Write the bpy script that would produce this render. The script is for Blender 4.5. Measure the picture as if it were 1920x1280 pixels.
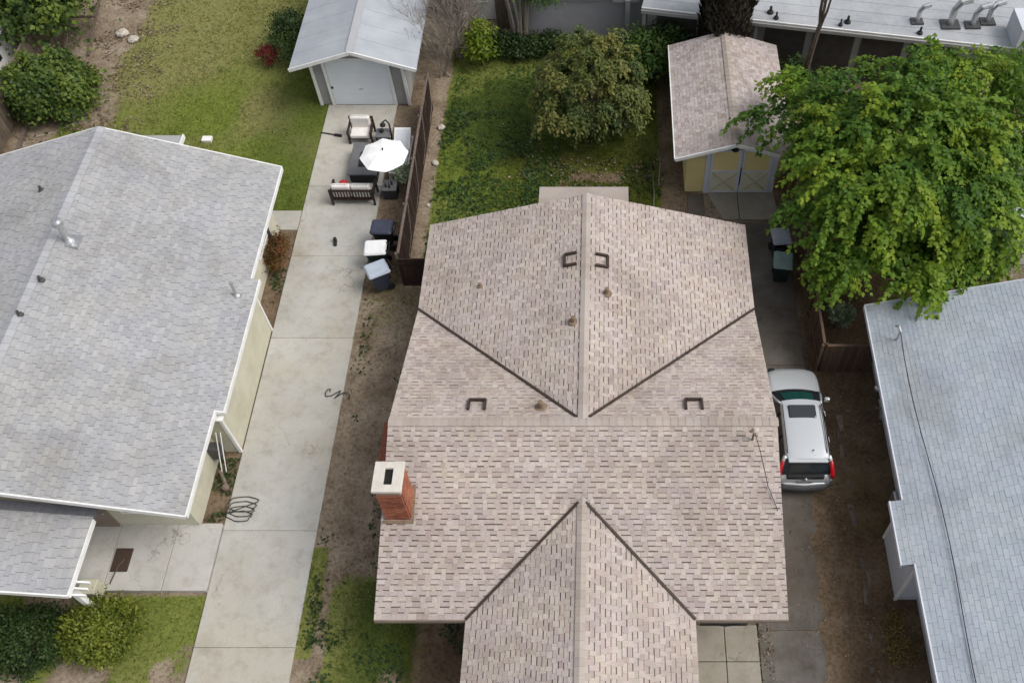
import bpy, math, random
import numpy as np
from mathutils import Vector, Matrix

R = math.radians
random.seed(7)
rng = np.random.default_rng(11)
for o in list(bpy.data.objects):
    bpy.data.objects.remove(o, do_unlink=True)
scene = bpy.context.scene
COL = scene.collection

# ------------------------------------------------------------------ camera
CAM_H, TILT = 27.3, R(35)
cam_d = bpy.data.cameras.new('camera')
cam = bpy.data.objects.new('camera', cam_d)
COL.objects.link(cam)
cam.location = (0, 0, CAM_H)
cam.rotation_euler = (TILT, 0, 0)
cam_d.sensor_width = 36
cam_d.lens = 36 * 1780 / 1920
cam_d.shift_x = -180 / 1920
cam_d.clip_end = 2000
scene.camera = cam
# ------------------------------------------------------------------ sky, sun, exposure
SUN_EL, SUN_AZ = R(52), R(100)
world = bpy.data.worlds.new('World')
scene.world = world
world.use_nodes = True
wn = world.node_tree
wn.nodes.clear()
sky = wn.nodes.new('ShaderNodeTexSky')
sky.sky_type = 'NISHITA'
sky.sun_disc = False
sky.sun_elevation = SUN_EL
sky.sun_rotation = SUN_AZ
sky.air_density = 1.0
sky.dust_density = 4.0
sky.ozone_density = 1.0
hs = wn.nodes.new('ShaderNodeHueSaturation')
hs.inputs['Saturation'].default_value = 0.32      # overcast: the cloud layer greys the sky
bg = wn.nodes.new('ShaderNodeBackground')
bg.inputs['Strength'].default_value = 0.15
wo = wn.nodes.new('ShaderNodeOutputWorld')
wn.links.new(sky.outputs[0], hs.inputs['Color'])
wn.links.new(hs.outputs[0], bg.inputs[0])
wn.links.new(bg.outputs[0], wo.inputs[0])
sun_d = bpy.data.lights.new('sun', 'SUN')
sun_d.energy = 1.25
sun_d.angle = R(28)
sun_d.color = (1.0, 0.96, 0.90)
sun = bpy.data.objects.new('sun', sun_d)
COL.objects.link(sun)
sd = Vector((math.sin(SUN_AZ) * math.cos(SUN_EL), math.cos(SUN_AZ) * math.cos(SUN_EL), math.sin(SUN_EL)))
sun.rotation_euler = sd.to_track_quat('Z', 'Y').to_euler()
sun.location = sd * 80
vs = scene.view_settings
vs.view_transform = 'Standard'
vs.look = 'None'
vs.gamma = 1
vs.use_curve_mapping = False
vs.exposure = 0.24

# ------------------------------------------------------------------ materials
MATS = {}
def newmat(name, rough=0.8, metal=0.0, spec=0.3):
    m = bpy.data.materials.new(name)
    m.use_nodes = True
    nt = m.node_tree
    b = nt.nodes['Principled BSDF']
    b.inputs['Roughness'].default_value = rough
    b.inputs['Metallic'].default_value = metal
    b.inputs['Specular IOR Level'].default_value = spec
    MATS[name] = m
    return m, nt, b
def coords(nt, world_space=True):
    if world_space:
        return nt.nodes.new('ShaderNodeNewGeometry').outputs['Position']
    return nt.nodes.new('ShaderNodeTexCoord').outputs['Object']
def noise(nt, vec, scale, detail=4, rough=0.6):
    n = nt.nodes.new('ShaderNodeTexNoise')
    n.inputs['Scale'].default_value = scale
    n.inputs['Detail'].default_value = detail
    n.inputs['Roughness'].default_value = rough
    nt.links.new(vec, n.inputs['Vector'])
    return n.outputs['Fac']
def ramp(nt, fac, stops, interp='LINEAR'):
    r = nt.nodes.new('ShaderNodeValToRGB')
    r.color_ramp.interpolation = interp
    e = r.color_ramp.elements
    while len(e) < len(stops):
        e.new(0.5)
    for el, (p, c) in zip(e, stops):
        el.position = p
        el.color = (c[0], c[1], c[2], 1)
    nt.links.new(fac, r.inputs[0])
    return r.outputs['Color']
def mixc(nt, fac, a, b, mode='MIX'):
    n = nt.nodes.new('ShaderNodeMix')
    n.data_type = 'RGBA'
    n.blend_type = mode
    for sock, val in ((n.inputs[0], fac), (n.inputs[6], a), (n.inputs[7], b)):
        if isinstance(val, bpy.types.NodeSocket):
            nt.links.new(val, sock)
        elif isinstance(val, (int, float)):
            sock.default_value = val
        else:
            sock.default_value = (*val, 1)
    return n.outputs[2]
def math_n(nt, op, a, b=None):
    n = nt.nodes.new('ShaderNodeMath')
    n.operation = op
    for i, v in enumerate((a, b)):
        if v is None:
            continue
        if isinstance(v, bpy.types.NodeSocket):
            nt.links.new(v, n.inputs[i])
        else:
            n.inputs[i].default_value = v
    return n.outputs[0]
def bump(nt, b, h, strength=0.3, dist=0.02):
    n = nt.nodes.new('ShaderNodeBump')
    n.inputs['Strength'].default_value = strength
    n.inputs['Distance'].default_value = dist
    nt.links.new(h, n.inputs['Height'])
    nt.links.new(n.outputs[0], b.inputs['Normal'])
def attr(nt, name):
    n = nt.nodes.new('ShaderNodeAttribute')
    n.attribute_name = name
    return n.outputs['Fac']

def mottled(name, c1, c2, scale=3.0, rough=0.8, metal=0.0, bmp=0.15, fine=40, spec=0.3, ws=True):
    """two-tone surface: broad blotches plus fine grain"""
    m, nt, b = newmat(name, rough, metal, spec)
    v = coords(nt, ws)
    n1 = noise(nt, v, scale, 5)
    n2 = noise(nt, v, fine, 3)
    f = math_n(nt, 'ADD', math_n(nt, 'MULTIPLY', n1, 0.7), math_n(nt, 'MULTIPLY', n2, 0.3))
    nt.links.new(ramp(nt, f, [(0.36, c1), (0.64, c2)]), b.inputs['Base Color'])
    if bmp:
        bump(nt, b, n2, bmp)
    return m
def pieces(name, palette, rough=0.9, grain=60, grain_amt=0.35, stain=None):
    """colour drawn per piece (attribute rnd or the object's own random), with granule grain and broad weathering"""
    m, nt, b = newmat(name, rough, 0, 0.2)
    oi = nt.nodes.new('ShaderNodeObjectInfo')
    f = math_n(nt, 'FRACT', math_n(nt, 'ADD', attr(nt, 'rnd'), oi.outputs['Random']))
    n = len(palette)
    col = ramp(nt, f, [((i + 0.5) / n, c) for i, c in enumerate(palette)])
    v = coords(nt)
    g = noise(nt, v, grain, 2)
    lo, hi = 1 - grain_amt, 1 + grain_amt * 0.6
    col = mixc(nt, 1.0, col, ramp(nt, g, [(0.3, (lo,) * 3), (0.7, (hi,) * 3)]), 'MULTIPLY')
    w = noise(nt, v, 0.45, 5)
    col = mixc(nt, 1.0, col, ramp(nt, w, [(0.33, (0.84, 0.83, 0.81)), (0.5, (1.0, 1.0, 1.0)), (0.67, (1.07, 1.07, 1.07))]), 'MULTIPLY')
    hv = noise(nt, v, 0.8, 4)
    col = mixc(nt, 1.0, col, ramp(nt, hv, [(0.38, (1.015, 1.0, 0.965)), (0.62, (0.99, 0.985, 1.005))]), 'MULTIPLY')
    if stain:
        s = noise(nt, v, 1.3, 6, 0.7)
        col = mixc(nt, ramp(nt, s, [(0.56, (0, 0, 0)), (0.72, (0.55,) * 3)]), col, stain)
    nt.links.new(col, b.inputs['Base Color'])
    bump(nt, b, g, 0.25, 0.01)
    return m
def leaves(name, palette, transl=0.35, rough=0.55):
    m, nt, b = newmat(name, rough, 0, 0.25)
    f = attr(nt, 'rnd')
    n = len(palette)
    col = ramp(nt, f, [((i + 0.5) / n, c) for i, c in enumerate(palette)])
    nt.links.new(col, b.inputs['Base Color'])
    t = nt.nodes.new('ShaderNodeBsdfTranslucent')
    tc = mixc(nt, 1.0, col, (1.25, 1.35, 0.6), 'MULTIPLY')
    nt.links.new(tc, t.inputs['Color'])
    mx = nt.nodes.new('ShaderNodeMixShader')
    mx.inputs[0].default_value = transl
    out = nt.nodes['Material Output']
    nt.links.new(b.outputs[0], mx.inputs[1])
    nt.links.new(t.outputs[0], mx.inputs[2])
    nt.links.new(mx.outputs[0], out.inputs['Surface'])
    return m
def wood(name, c1, c2, axis_scale=(8, 8, 1.2), rough=0.85):
    m, nt, b = newmat(name, rough, 0, 0.2)
    v = coords(nt)
    mp = nt.nodes.new('ShaderNodeMapping')
    mp.inputs['Scale'].default_value = axis_scale
    nt.links.new(v, mp.inputs['Vector'])
    n1 = noise(nt, mp.outputs[0], 3, 6, 0.7)
    oi = nt.nodes.new('ShaderNodeObjectInfo')
    col = ramp(nt, n1, [(0.3, c1), (0.7, c2)])
    col = mixc(nt, 1.0, col, ramp(nt, oi.outputs['Random'], [(0, (0.75,) * 3), (1, (1.2,) * 3)]), 'MULTIPLY')
    nt.links.new(col, b.inputs['Base Color'])
    bump(nt, b, n1, 0.3, 0.01)
    return m
def glassy(name, c, rough=0.05):
    m, nt, b = newmat(name, rough, 0, 0.8)
    b.inputs['Base Color'].default_value = (*c, 1)
    return m

M_shingle = pieces('shingle_pink_tan', [(0.37, 0.307, 0.283), (0.46, 0.40, 0.366), (0.405, 0.338, 0.318), (0.495, 0.437, 0.40), (0.43, 0.368, 0.348), (0.385, 0.34, 0.297), (0.475, 0.42, 0.37)], stain=(0.36, 0.30, 0.255), grain_amt=.3)
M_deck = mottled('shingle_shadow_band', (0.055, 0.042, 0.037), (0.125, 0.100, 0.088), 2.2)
M_cap = pieces('ridge_cap_tan', [(0.36, 0.315, 0.28), (0.41, 0.36, 0.325), (0.385, 0.34, 0.305)], grain_amt=0.2)
M_shingle_y = pieces('shingle_pale_pink', [(0.36, 0.30, 0.28), (0.46, 0.41, 0.385), (0.41, 0.355, 0.335), (0.50, 0.45, 0.43)])
M_shingle_l = pieces('shingle_cool_grey', [(0.325, 0.33, 0.34), (0.375, 0.38, 0.385), (0.35, 0.355, 0.365), (0.395, 0.395, 0.40), (0.335, 0.34, 0.355)], grain_amt=0.25, stain=(0.27, 0.275, 0.295))
M_deck_l = mottled('grey_shingle_underlay', (0.11, 0.112, 0.125), (0.17, 0.175, 0.19), 6)
M_cap_l = pieces('ridge_cap_grey', [(0.34, 0.35, 0.37), (0.38, 0.39, 0.41)], grain_amt=0.15)
M_shingle_r = pieces('shingle_blue_grey', [(0.345, 0.39, 0.44), (0.375, 0.42, 0.47), (0.36, 0.405, 0.455), (0.39, 0.435, 0.485)], grain_amt=0.18)
M_deck_r = mottled('blue_shingle_underlay', (0.21, 0.235, 0.265), (0.27, 0.30, 0.335), 2)
M_roll = mottled('rolled_roofing_grey', (0.31, 0.335, 0.37), (0.40, 0.42, 0.45), 0.8, 0.9, fine=18)
M_valley = mottled('valley_metal_brown', (0.035, 0.024, 0.018), (0.06, 0.042, 0.033), 5, 0.6)
M_white = mottled('white_paint', (0.68, 0.68, 0.66), (0.80, 0.80, 0.78), 2.5, 0.6, bmp=0.03)
M_cream = mottled('cream_stucco', (0.47, 0.45, 0.34), (0.58, 0.56, 0.45), 1.3, 0.9, fine=30)
M_stucco_p = mottled('pale_stucco', (0.52, 0.55, 0.60), (0.61, 0.63, 0.68), 1.1, 0.9, fine=30)
M_brownwall = mottled('taupe_wall', (0.20, 0.16, 0.13), (0.27, 0.22, 0.18), 1.5, 0.9)
M_greywall = mottled('grey_siding', (0.25, 0.25, 0.24), (0.32, 0.32, 0.31), 1.5, 0.9)
M_yellow = mottled('yellow_paint', (0.74, 0.60, 0.27), (0.82, 0.69, 0.34), 1.2, 0.8)
M_bluegrey_trim = mottled('pale_blue_trim', (0.60, 0.63, 0.68), (0.68, 0.71, 0.75), 2, 0.7)
M_doorwhite = mottled('garage_door_paint', (0.66, 0.70, 0.74), (0.72, 0.76, 0.80), 0.7, 0.55, bmp=0.02)
M_dark = mottled('black_plastic', (0.012, 0.012, 0.013), (0.025, 0.025, 0.026), 6, 0.5)
M_darkgap = mottled('dark_opening', (0.01, 0.009, 0.008), (0.02, 0.018, 0.016), 3, 0.9)
M_shade = mottled('opening_shade', (0.045, 0.04, 0.036), (0.075, 0.068, 0.06), 2, 0.9)  # dark colour painted for the shade inside the carport openings
M_metal = mottled('galvanised_metal', (0.45, 0.46, 0.47), (0.62, 0.63, 0.64), 8, 0.35, 0.8, 0.05)
M_rust = mottled('rusty_metal', (0.15, 0.105, 0.07), (0.24, 0.18, 0.125), 9, 0.8)
M_brick = pieces('red_brick', [(0.30, 0.10, 0.06), (0.38, 0.145, 0.085), (0.22, 0.075, 0.05), (0.46, 0.20, 0.11), (0.34, 0.125, 0.08)], grain=30, grain_amt=0.3)
M_mortar = mottled('mortar', (0.24, 0.16, 0.12), (0.33, 0.24, 0.19), 8)
M_capconc = mottled('chimney_concrete', (0.50, 0.47, 0.42), (0.60, 0.57, 0.51), 4)
M_bark = wood('bark', (0.06, 0.045, 0.035), (0.16, 0.125, 0.10))
M_barkpale = wood('pale_bark', (0.20, 0.17, 0.14), (0.36, 0.32, 0.27))
M_fence = wood('dark_fence_wood', (0.018, 0.011, 0.009), (0.055, 0.034, 0.028))
M_rail = wood('weathered_rail', (0.10, 0.075, 0.06), (0.22, 0.175, 0.145), (3, 3, 3))
M_fence_b = wood('brown_fence_wood', (0.075, 0.048, 0.032), (0.155, 0.102, 0.068))
M_fence_old = wood('old_grey_fence_wood', (0.08, 0.06, 0.045), (0.20, 0.16, 0.125))
M_patioframe = wood('dark_patio_wood', (0.025, 0.014, 0.011), (0.06, 0.035, 0.028), (3, 3, 3), 0.5)
M_cushion = mottled('off_white_cushion', (0.66, 0.63, 0.59), (0.78, 0.75, 0.71), 4, 0.95)
M_red = mottled('red_fabric', (0.42, 0.02, 0.03), (0.55, 0.035, 0.045), 5, 0.9)
M_canvas = mottled('white_canvas', (0.82, 0.82, 0.81), (0.88, 0.88, 0.87), 2, 0.9, bmp=0.02)
M_greytop = mottled('grey_table_top', (0.11, 0.11, 0.115), (0.16, 0.16, 0.165), 3, 0.6)
M_wicker = mottled('dark_wicker', (0.018, 0.018, 0.02), (0.05, 0.05, 0.055), 30, 0.7, bmp=0.5)
M_bluegrey_plastic = mottled('pale_blue_grey_plastic', (0.36, 0.41, 0.48), (0.43, 0.48, 0.55), 3, 0.55)
M_slate_plastic = mottled('slate_grey_plastic', (0.27, 0.29, 0.34), (0.34, 0.36, 0.41), 3, 0.55)
M_whiteplastic = mottled('white_plastic', (0.70, 0.71, 0.71), (0.78, 0.79, 0.79), 3, 0.5)
M_navy = mottled('navy_plastic', (0.035, 0.04, 0.065), (0.055, 0.06, 0.09), 3, 0.5)
M_greenplastic = mottled('dark_green_plastic', (0.008, 0.022, 0.02), (0.016, 0.036, 0.032), 3, 0.5)
M_palegreen = mottled('pale_green_plastic', (0.16, 0.23, 0.21), (0.22, 0.29, 0.27), 3, 0.5)
M_lowpanel = mottled('faded_green_white_paint', (0.66, 0.62, 0.45), (0.74, 0.70, 0.53), 1.5, 0.8)
M_rubber = mottled('tyre_rubber', (0.012, 0.012, 0.012), (0.022, 0.022, 0.022), 6, 0.8)
M_hose = mottled('hose_rubber', (0.035, 0.04, 0.035), (0.06, 0.065, 0.055), 6, 0.6)
M_stone = mottled('pale_stone', (0.36, 0.32, 0.27), (0.52, 0.48, 0.42), 5, 0.9)
M_glass = glassy('window_glass', (0.02, 0.025, 0.03))
M_windshield = glassy('tinted_windshield', (0.012, 0.075, 0.065), 0.03)
M_carpaint = None
m, nt, b = newmat('silver_car_paint', 0.28, 0.35, 0.5)
b.inputs['Base Color'].default_value = (0.55, 0.575, 0.595, 1)
b.inputs['Coat Weight'].default_value = 0.6
b.inputs['Coat Roughness'].default_value = 0.05
M_carpaint = m
m, nt, b = newmat('red_lamp_lens', 0.15, 0, 0.6)
b.inputs['Base Color'].default_value = (0.55, 0.01, 0.02, 1)
M_lens = m
M_chrome = glassy('chrome', (0.7, 0.7, 0.7), 0.12)
M_chrome.node_tree.nodes['Principled BSDF'].inputs['Metallic'].default_value = 1.0
M_bumper = mottled('grey_bumper_plastic', (0.05, 0.05, 0.052), (0.075, 0.075, 0.078), 6, 0.5)

# concrete: pale, blotched and stained
def concrete(name, c1, c2, warm, scale=0.5, crack=0.45, crack_amt=.55, stain_amt=.55, stain_c=(.30, .25, .18)):
    m, nt, b = newmat(name, 0.9, 0, 0.2)
    v = coords(nt)
    n1 = noise(nt, v, scale, 6, 0.62)
    n2 = noise(nt, v, 0.22, 3)
    n3 = noise(nt, v, 45, 2)
    n4 = noise(nt, v, 2.2, 5, 0.7)
    oi = nt.nodes.new('ShaderNodeObjectInfo')
    col = ramp(nt, n1, [(0.33, c1), (0.66, c2)])
    col = mixc(nt, ramp(nt, n2, [(0.42, (0, 0, 0)), (0.62, (0.75,) * 3)]), col, warm)
    col = mixc(nt, 1.0, col, ramp(nt, n4, [(0.30, (0.82, 0.81, 0.79)), (0.52, (1, 1, 1))]), 'MULTIPLY')
    col = mixc(nt, 1.0, col, ramp(nt, n3, [(0.3, (0.90,) * 3), (0.7, (1.07,) * 3)]), 'MULTIPLY')
    col = mixc(nt, 1.0, col, ramp(nt, oi.outputs['Random'], [(0, (0.93,) * 3), (1, (1.05,) * 3)]), 'MULTIPLY')
    vo = nt.nodes.new('ShaderNodeTexVoronoi')
    vo.feature = 'DISTANCE_TO_EDGE'
    vo.inputs['Scale'].default_value = crack
    wv = nt.nodes.new('ShaderNodeVectorMath'); wv.operation = 'ADD'
    nz = nt.nodes.new('ShaderNodeTexNoise'); nz.inputs['Scale'].default_value = 2.5
    nt.links.new(v, nz.inputs['Vector']); nt.links.new(v, wv.inputs[0]); nt.links.new(nz.outputs['Color'], wv.inputs[1])
    nt.links.new(wv.outputs[0], vo.inputs['Vector'])
    line = ramp(nt, vo.outputs['Distance'], [(0.0, (1, 1, 1)), (0.010 * crack * 2, (0, 0, 0))])
    cm = mixc(nt, 1.0, line, ramp(nt, noise(nt, v, 0.33, 2), [(0.52, (0, 0, 0)), (0.58, (crack_amt,) * 3)]), 'MULTIPLY')
    col = mixc(nt, cm, col, (0.07, 0.06, 0.05))
    st = noise(nt, v, 0.75, 4, 0.55)
    col = mixc(nt, ramp(nt, st, [(0.60, (0, 0, 0)), (0.74, (stain_amt,) * 3)]), col, stain_c)
    nt.links.new(col, b.inputs['Base Color'])
    bump(nt, b, n3, 0.12, 0.01)
    return m
M_conc = concrete('driveway_concrete', (0.385, 0.375, 0.345), (0.485, 0.48, 0.455), (0.43, 0.40, 0.33))
M_conc2 = concrete('patio_concrete', (0.42, 0.41, 0.385), (0.50, 0.49, 0.465), (0.44, 0.42, 0.38), 0.8)
M_conc_dark = concrete('stained_old_concrete', (0.095, 0.083, 0.070), (0.185, 0.174, 0.160), (0.118, 0.096, 0.075), 0.8, .7, .8, .9, (.085, .062, .042))
M_conc_apron = concrete('apron_concrete', (0.265, 0.24, 0.195), (0.33, 0.305, 0.255), (0.28, 0.25, 0.20), 0.8)

def ground_mat():
    m, nt, b = newmat('ground_soil_and_turf', 0.95, 0, 0.1)
    v = coords(nt)
    n1 = noise(nt, v, 0.9, 7, 0.68)
    n2 = noise(nt, v, 9, 5, 0.7)
    n3 = noise(nt, v, 60, 2)
    dirt = ramp(nt, n1, [(0.32, (0.165, 0.124, 0.086)), (0.5, (0.250, 0.200, 0.147)), (0.68, (0.335, 0.280, 0.215))])
    dirt = mixc(nt, 1.0, dirt, ramp(nt, n2, [(0.36, (0.66, 0.62, 0.58)), (0.55, (1.06,) * 3)]), 'MULTIPLY')
    green = ramp(nt, n2, [(0.3, (0.080, 0.116, 0.018)), (0.5, (0.130, 0.168, 0.027)), (0.7, (0.185, 0.212, 0.044))])
    dry = ramp(nt, n2, [(0.3, (0.150, 0.155, 0.050)), (0.7, (0.245, 0.230, 0.092))])
    turf = mixc(nt, attr(nt, 'dry'), green, dry)
    lush = ramp(nt, n2, [(0.3, (0.030, 0.052, 0.012)), (0.7, (0.078, 0.104, 0.022))])
    turf = mixc(nt, attr(nt, 'lush'), turf, lush)
    g = math_n(nt, 'ADD', attr(nt, 'grass'), math_n(nt, 'MULTIPLY', math_n(nt, 'SUBTRACT', n2, 0.5), 0.9))
    gm = ramp(nt, g, [(0.42, (0, 0, 0)), (0.60, (1, 1, 1))])
    col = mixc(nt, gm, dirt, turf)
    ground_shade_col = mixc(nt, 1.0, col, (0.56, 0.49, 0.42), 'MULTIPLY')  # painted shade and darker soil, multiplied into the ground colour
    col = mixc(nt, attr(nt, 'ground_shade'), col, ground_shade_col)
    col = mixc(nt, 1.0, col, ramp(nt, n3, [(0.3, (0.78,) * 3), (0.7, (1.18,) * 3)]), 'MULTIPLY')
    nt.links.new(col, b.inputs['Base Color'])
    bump(nt, b, n2, 0.6, 0.05)
    return m
M_ground = ground_mat()

# ------------------------------------------------------------------ mesh helpers
BASE = {}
def tag(o, label, cat=None, group=None, kind=None):
    if label: o['label'] = label
    if cat: o['category'] = cat
    if group: o['group'] = group
    if kind: o['kind'] = kind
    return o
def thing(name, loc, label, cat, group=None, rz=0.0):
    o = bpy.data.objects.new(name, None)
    o.empty_display_size = 0.2
    COL.objects.link(o)
    o.location = loc
    o.rotation_euler = (0, 0, rz)
    BASE[o.name] = Vector(loc)
    return tag(o, label, cat, group)
class MB:
    def __init__(self):
        self.v = []; self.f = []; self.r = []
    def add(self, vs, fs, rnd=None):
        k = len(self.v)
        self.v.extend([tuple(p) for p in vs])
        self.f.extend([tuple(i + k for i in f) for f in fs])
        self.r.extend([random.random() if rnd is None else rnd] * len(fs))
        return self
    def box(self, x0, x1, y0, y1, z0, z1):
        return self.add([(x0, y0, z0), (x1, y0, z0), (x1, y1, z0), (x0, y1, z0), (x0, y0, z1), (x1, y0, z1), (x1, y1, z1), (x0, y1, z1)],
                        [(0, 3, 2, 1), (4, 5, 6, 7), (0, 1, 5, 4), (1, 2, 6, 5), (2, 3, 7, 6), (3, 0, 4, 7)])
    def rbox(self, x0, x1, y0, y1, z0, z1, b=0.03):
        """box with chamfered top and corners"""
        def ring(x0, x1, y0, y1, z, c):
            return [(x0 + c, y0, z), (x1 - c, y0, z), (x1, y0 + c, z), (x1, y1 - c, z), (x1 - c, y1, z), (x0 + c, y1, z), (x0, y1 - c, z), (x0, y0 + c, z)]
        rs = [ring(x0, x1, y0, y1, z0, b), ring(x0, x1, y0, y1, z1 - b, b), ring(x0 + b * .35, x1 - b * .35, y0 + b * .35, y1 - b * .35, z1 - b * .35, b), ring(x0 + b, x1 - b, y0 + b, y1 - b, z1, b)]
        vs = sum(rs, [])
        fs = [tuple(range(7, -1, -1)), tuple(range(24, 32))]
        for k in range(3):
            for i in range(8):
                j = (i + 1) % 8
                fs.append((k * 8 + i, k * 8 + j, k * 8 + 8 + j, k * 8 + 8 + i))
        return self.add(vs, fs)
    def beam(self, a, b, w, h, up=(0, 0, 1)):
        a, b = Vector(a), Vector(b)
        d = (b - a).normalized()
        upv = Vector(up)
        s = d.cross(upv)
        if s.length < 1e-4:
            s = d.cross(Vector((1, 0, 0)))
        s.normalize()
        t = s.cross(d).normalized()
        vs = []
        for p in (a, b):
            for i, j in ((-1, -1), (1, -1), (1, 1), (-1, 1)):
                vs.append(p + s * (i * w / 2) + t * (j * h / 2))
        return self.add(vs, [(0, 1, 2, 3), (7, 6, 5, 4), (0, 4, 5, 1), (1, 5, 6, 2), (2, 6, 7, 3), (3, 7, 4, 0)])
    def tube(self, pts, rad, n=6, cap=True):
        pts = [Vector(p) for p in pts]
        if isinstance(rad, (int, float)):
            rad = [rad] * len(pts)
        rings = []
        ref = None
        for i, p in enumerate(pts):
            d = (pts[min(i + 1, len(pts) - 1)] - pts[max(i - 1, 0)]).normalized()
            if ref is None:
                ref = d.orthogonal().normalized()
            s = (ref - d * ref.dot(d)).normalized()
            ref = s
            t = d.cross(s)
            rings.append([p + (s * math.cos(a) + t * math.sin(a)) * rad[i] for a in [2 * math.pi * k / n for k in range(n)]])
        vs = sum(rings, [])
        fs = []
        for k in range(len(pts) - 1):
            for i in range(n):
                j = (i + 1) % n
                fs.append((k * n + i, k * n + j, k * n + n + j, k * n + n + i))
        if cap:
            fs.append(tuple(range(n - 1, -1, -1)))
            fs.append(tuple(range((len(pts) - 1) * n, len(pts) * n)))
        return self.add(vs, fs)
    def lathe(self, c, prof, n=16):
        """prof: list of (r, z)"""
        vs, fs = [], []
        for r, z in prof:
            for k in range(n):
                a = 2 * math.pi * k / n
                vs.append((c[0] + r * math.cos(a), c[1] + r * math.sin(a), c[2] + z))
        for i in range(len(prof) - 1):
            for k in range(n):
                j = (k + 1) % n
                fs.append((i * n + k, i * n + j, i * n + n + j, i * n + n + k))
        fs.append(tuple(range(n - 1, -1, -1)))
        fs.append(tuple(range((len(prof) - 1) * n, len(prof) * n)))
        return self.add(vs, fs)
    def prism(self, poly, z0, z1):
        n = len(poly)
        vs = [(x, y, z0) for x, y in poly] + [(x, y, z1) for x, y in poly]
        fs = [tuple(range(n - 1, -1, -1)), tuple(range(n, 2 * n))]
        fs += [(i, (i + 1) % n, n + (i + 1) % n, n + i) for i in range(n)]
        return self.add(vs, fs)
    def slab(self, pts, t):
        """3-D convex polygon (counter-clockwise seen from above) thickened downwards"""
        n = len(pts)
        vs = [tuple(p) for p in pts] + [(p[0], p[1], p[2] - t) for p in pts]
        fs = [tuple(range(n)), tuple(range(2 * n - 1, n - 1, -1))]
        fs += [(i, n + i, n + (i + 1) % n, (i + 1) % n) for i in range(n)]
        return self.add(vs, fs)
    def build(self, name, mat, parent=None, smooth=False, local=False):
        return mesh_obj(name, self.v, self.f, mat, parent, smooth, local, self.r)
def root_of(o):
    while o.parent: o = o.parent
    return o
def link_mesh(name, me, parent=None, kind=None):
    o = bpy.data.objects.new(name, me)
    COL.objects.link(o)
    if parent: o.parent = parent
    if kind: o['kind'] = kind
    return o
def mesh_obj(name, v, f, mat, parent=None, smooth=False, local=False, rnd=None):
    me = bpy.data.meshes.new(name)
    if parent is not None and not local:
        b = BASE.get(root_of(parent).name)
        if b is not None:
            v = [(p[0] - b.x, p[1] - b.y, p[2] - b.z) for p in v]
    me.from_pydata(v, [], f)
    me.materials.append(mat)
    if rnd is not None:
        a = me.attributes.new('rnd', 'FLOAT', 'FACE')
        a.data.foreach_set('value', np.array(rnd, dtype=np.float32))
    if smooth:
        me.polygons.foreach_set('use_smooth', [True] * len(me.polygons))
    me.update()
    return link_mesh(name, me, parent)
def np_mesh(name, verts, faces_flat, nper, mat, parent=None, rnd=None, base=None):
    """fast mesh of equal n-gons from numpy arrays"""
    if base is not None:
        verts = verts - np.array(base)[None, :]
    nf = len(faces_flat) // nper
    me = bpy.data.meshes.new(name)
    me.vertices.add(len(verts))
    me.vertices.foreach_set('co', verts.astype(np.float32).ravel())
    me.loops.add(nf * nper)
    me.loops.foreach_set('vertex_index', faces_flat.astype(np.int32))
    me.polygons.add(nf)
    me.polygons.foreach_set('loop_start', np.arange(0, nf * nper, nper, dtype=np.int32))
    me.polygons.foreach_set('loop_total', np.full(nf, nper, dtype=np.int32))
    if rnd is not None:
        a = me.attributes.new('rnd', 'FLOAT', 'FACE')
        a.data.foreach_set('value', rnd.astype(np.float32))
    me.materials.append(mat)
    me.update(calc_edges=True)
    me.validate()
    return link_mesh(name, me, parent)
def project(p):
    zc = p[1] * math.sin(TILT) + (CAM_H - p[2]) * math.cos(TILT)
    v = -p[1] * math.cos(TILT) + (CAM_H - p[2]) * math.sin(TILT)
    return 1140 + 1780 * p[0] / zc, 640 + 1780 * v / zc, zc

# value noise on numpy arrays
def vnoise(x, y, s, seed=0):
    x = np.asarray(x, float) / s; y = np.asarray(y, float) / s
    xi = np.floor(x).astype(np.int64); yi = np.floor(y).astype(np.int64)
    fx = x - xi; fy = y - yi
    fx = fx * fx * (3 - 2 * fx); fy = fy * fy * (3 - 2 * fy)
    def h(a, b):
        n = (a * 374761393 + b * 668265263 + seed * 1442695041) & 0x7fffffff
        n = ((n ^ (n >> 13)) * 1274126177) & 0x7fffffff
        return (n & 0xffff) / 65535.0
    return (h(xi, yi) * (1 - fx) + h(xi + 1, yi) * fx) * (1 - fy) + (h(xi, yi + 1) * (1 - fx) + h(xi + 1, yi + 1) * fx) * fy
def fnoise(x, y, s, seed=0):
    return 0.55 * vnoise(x, y, s, seed) + 0.3 * vnoise(x, y, s / 2.1, seed + 5) + 0.15 * vnoise(x, y, s / 4.3, seed + 9)

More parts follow.
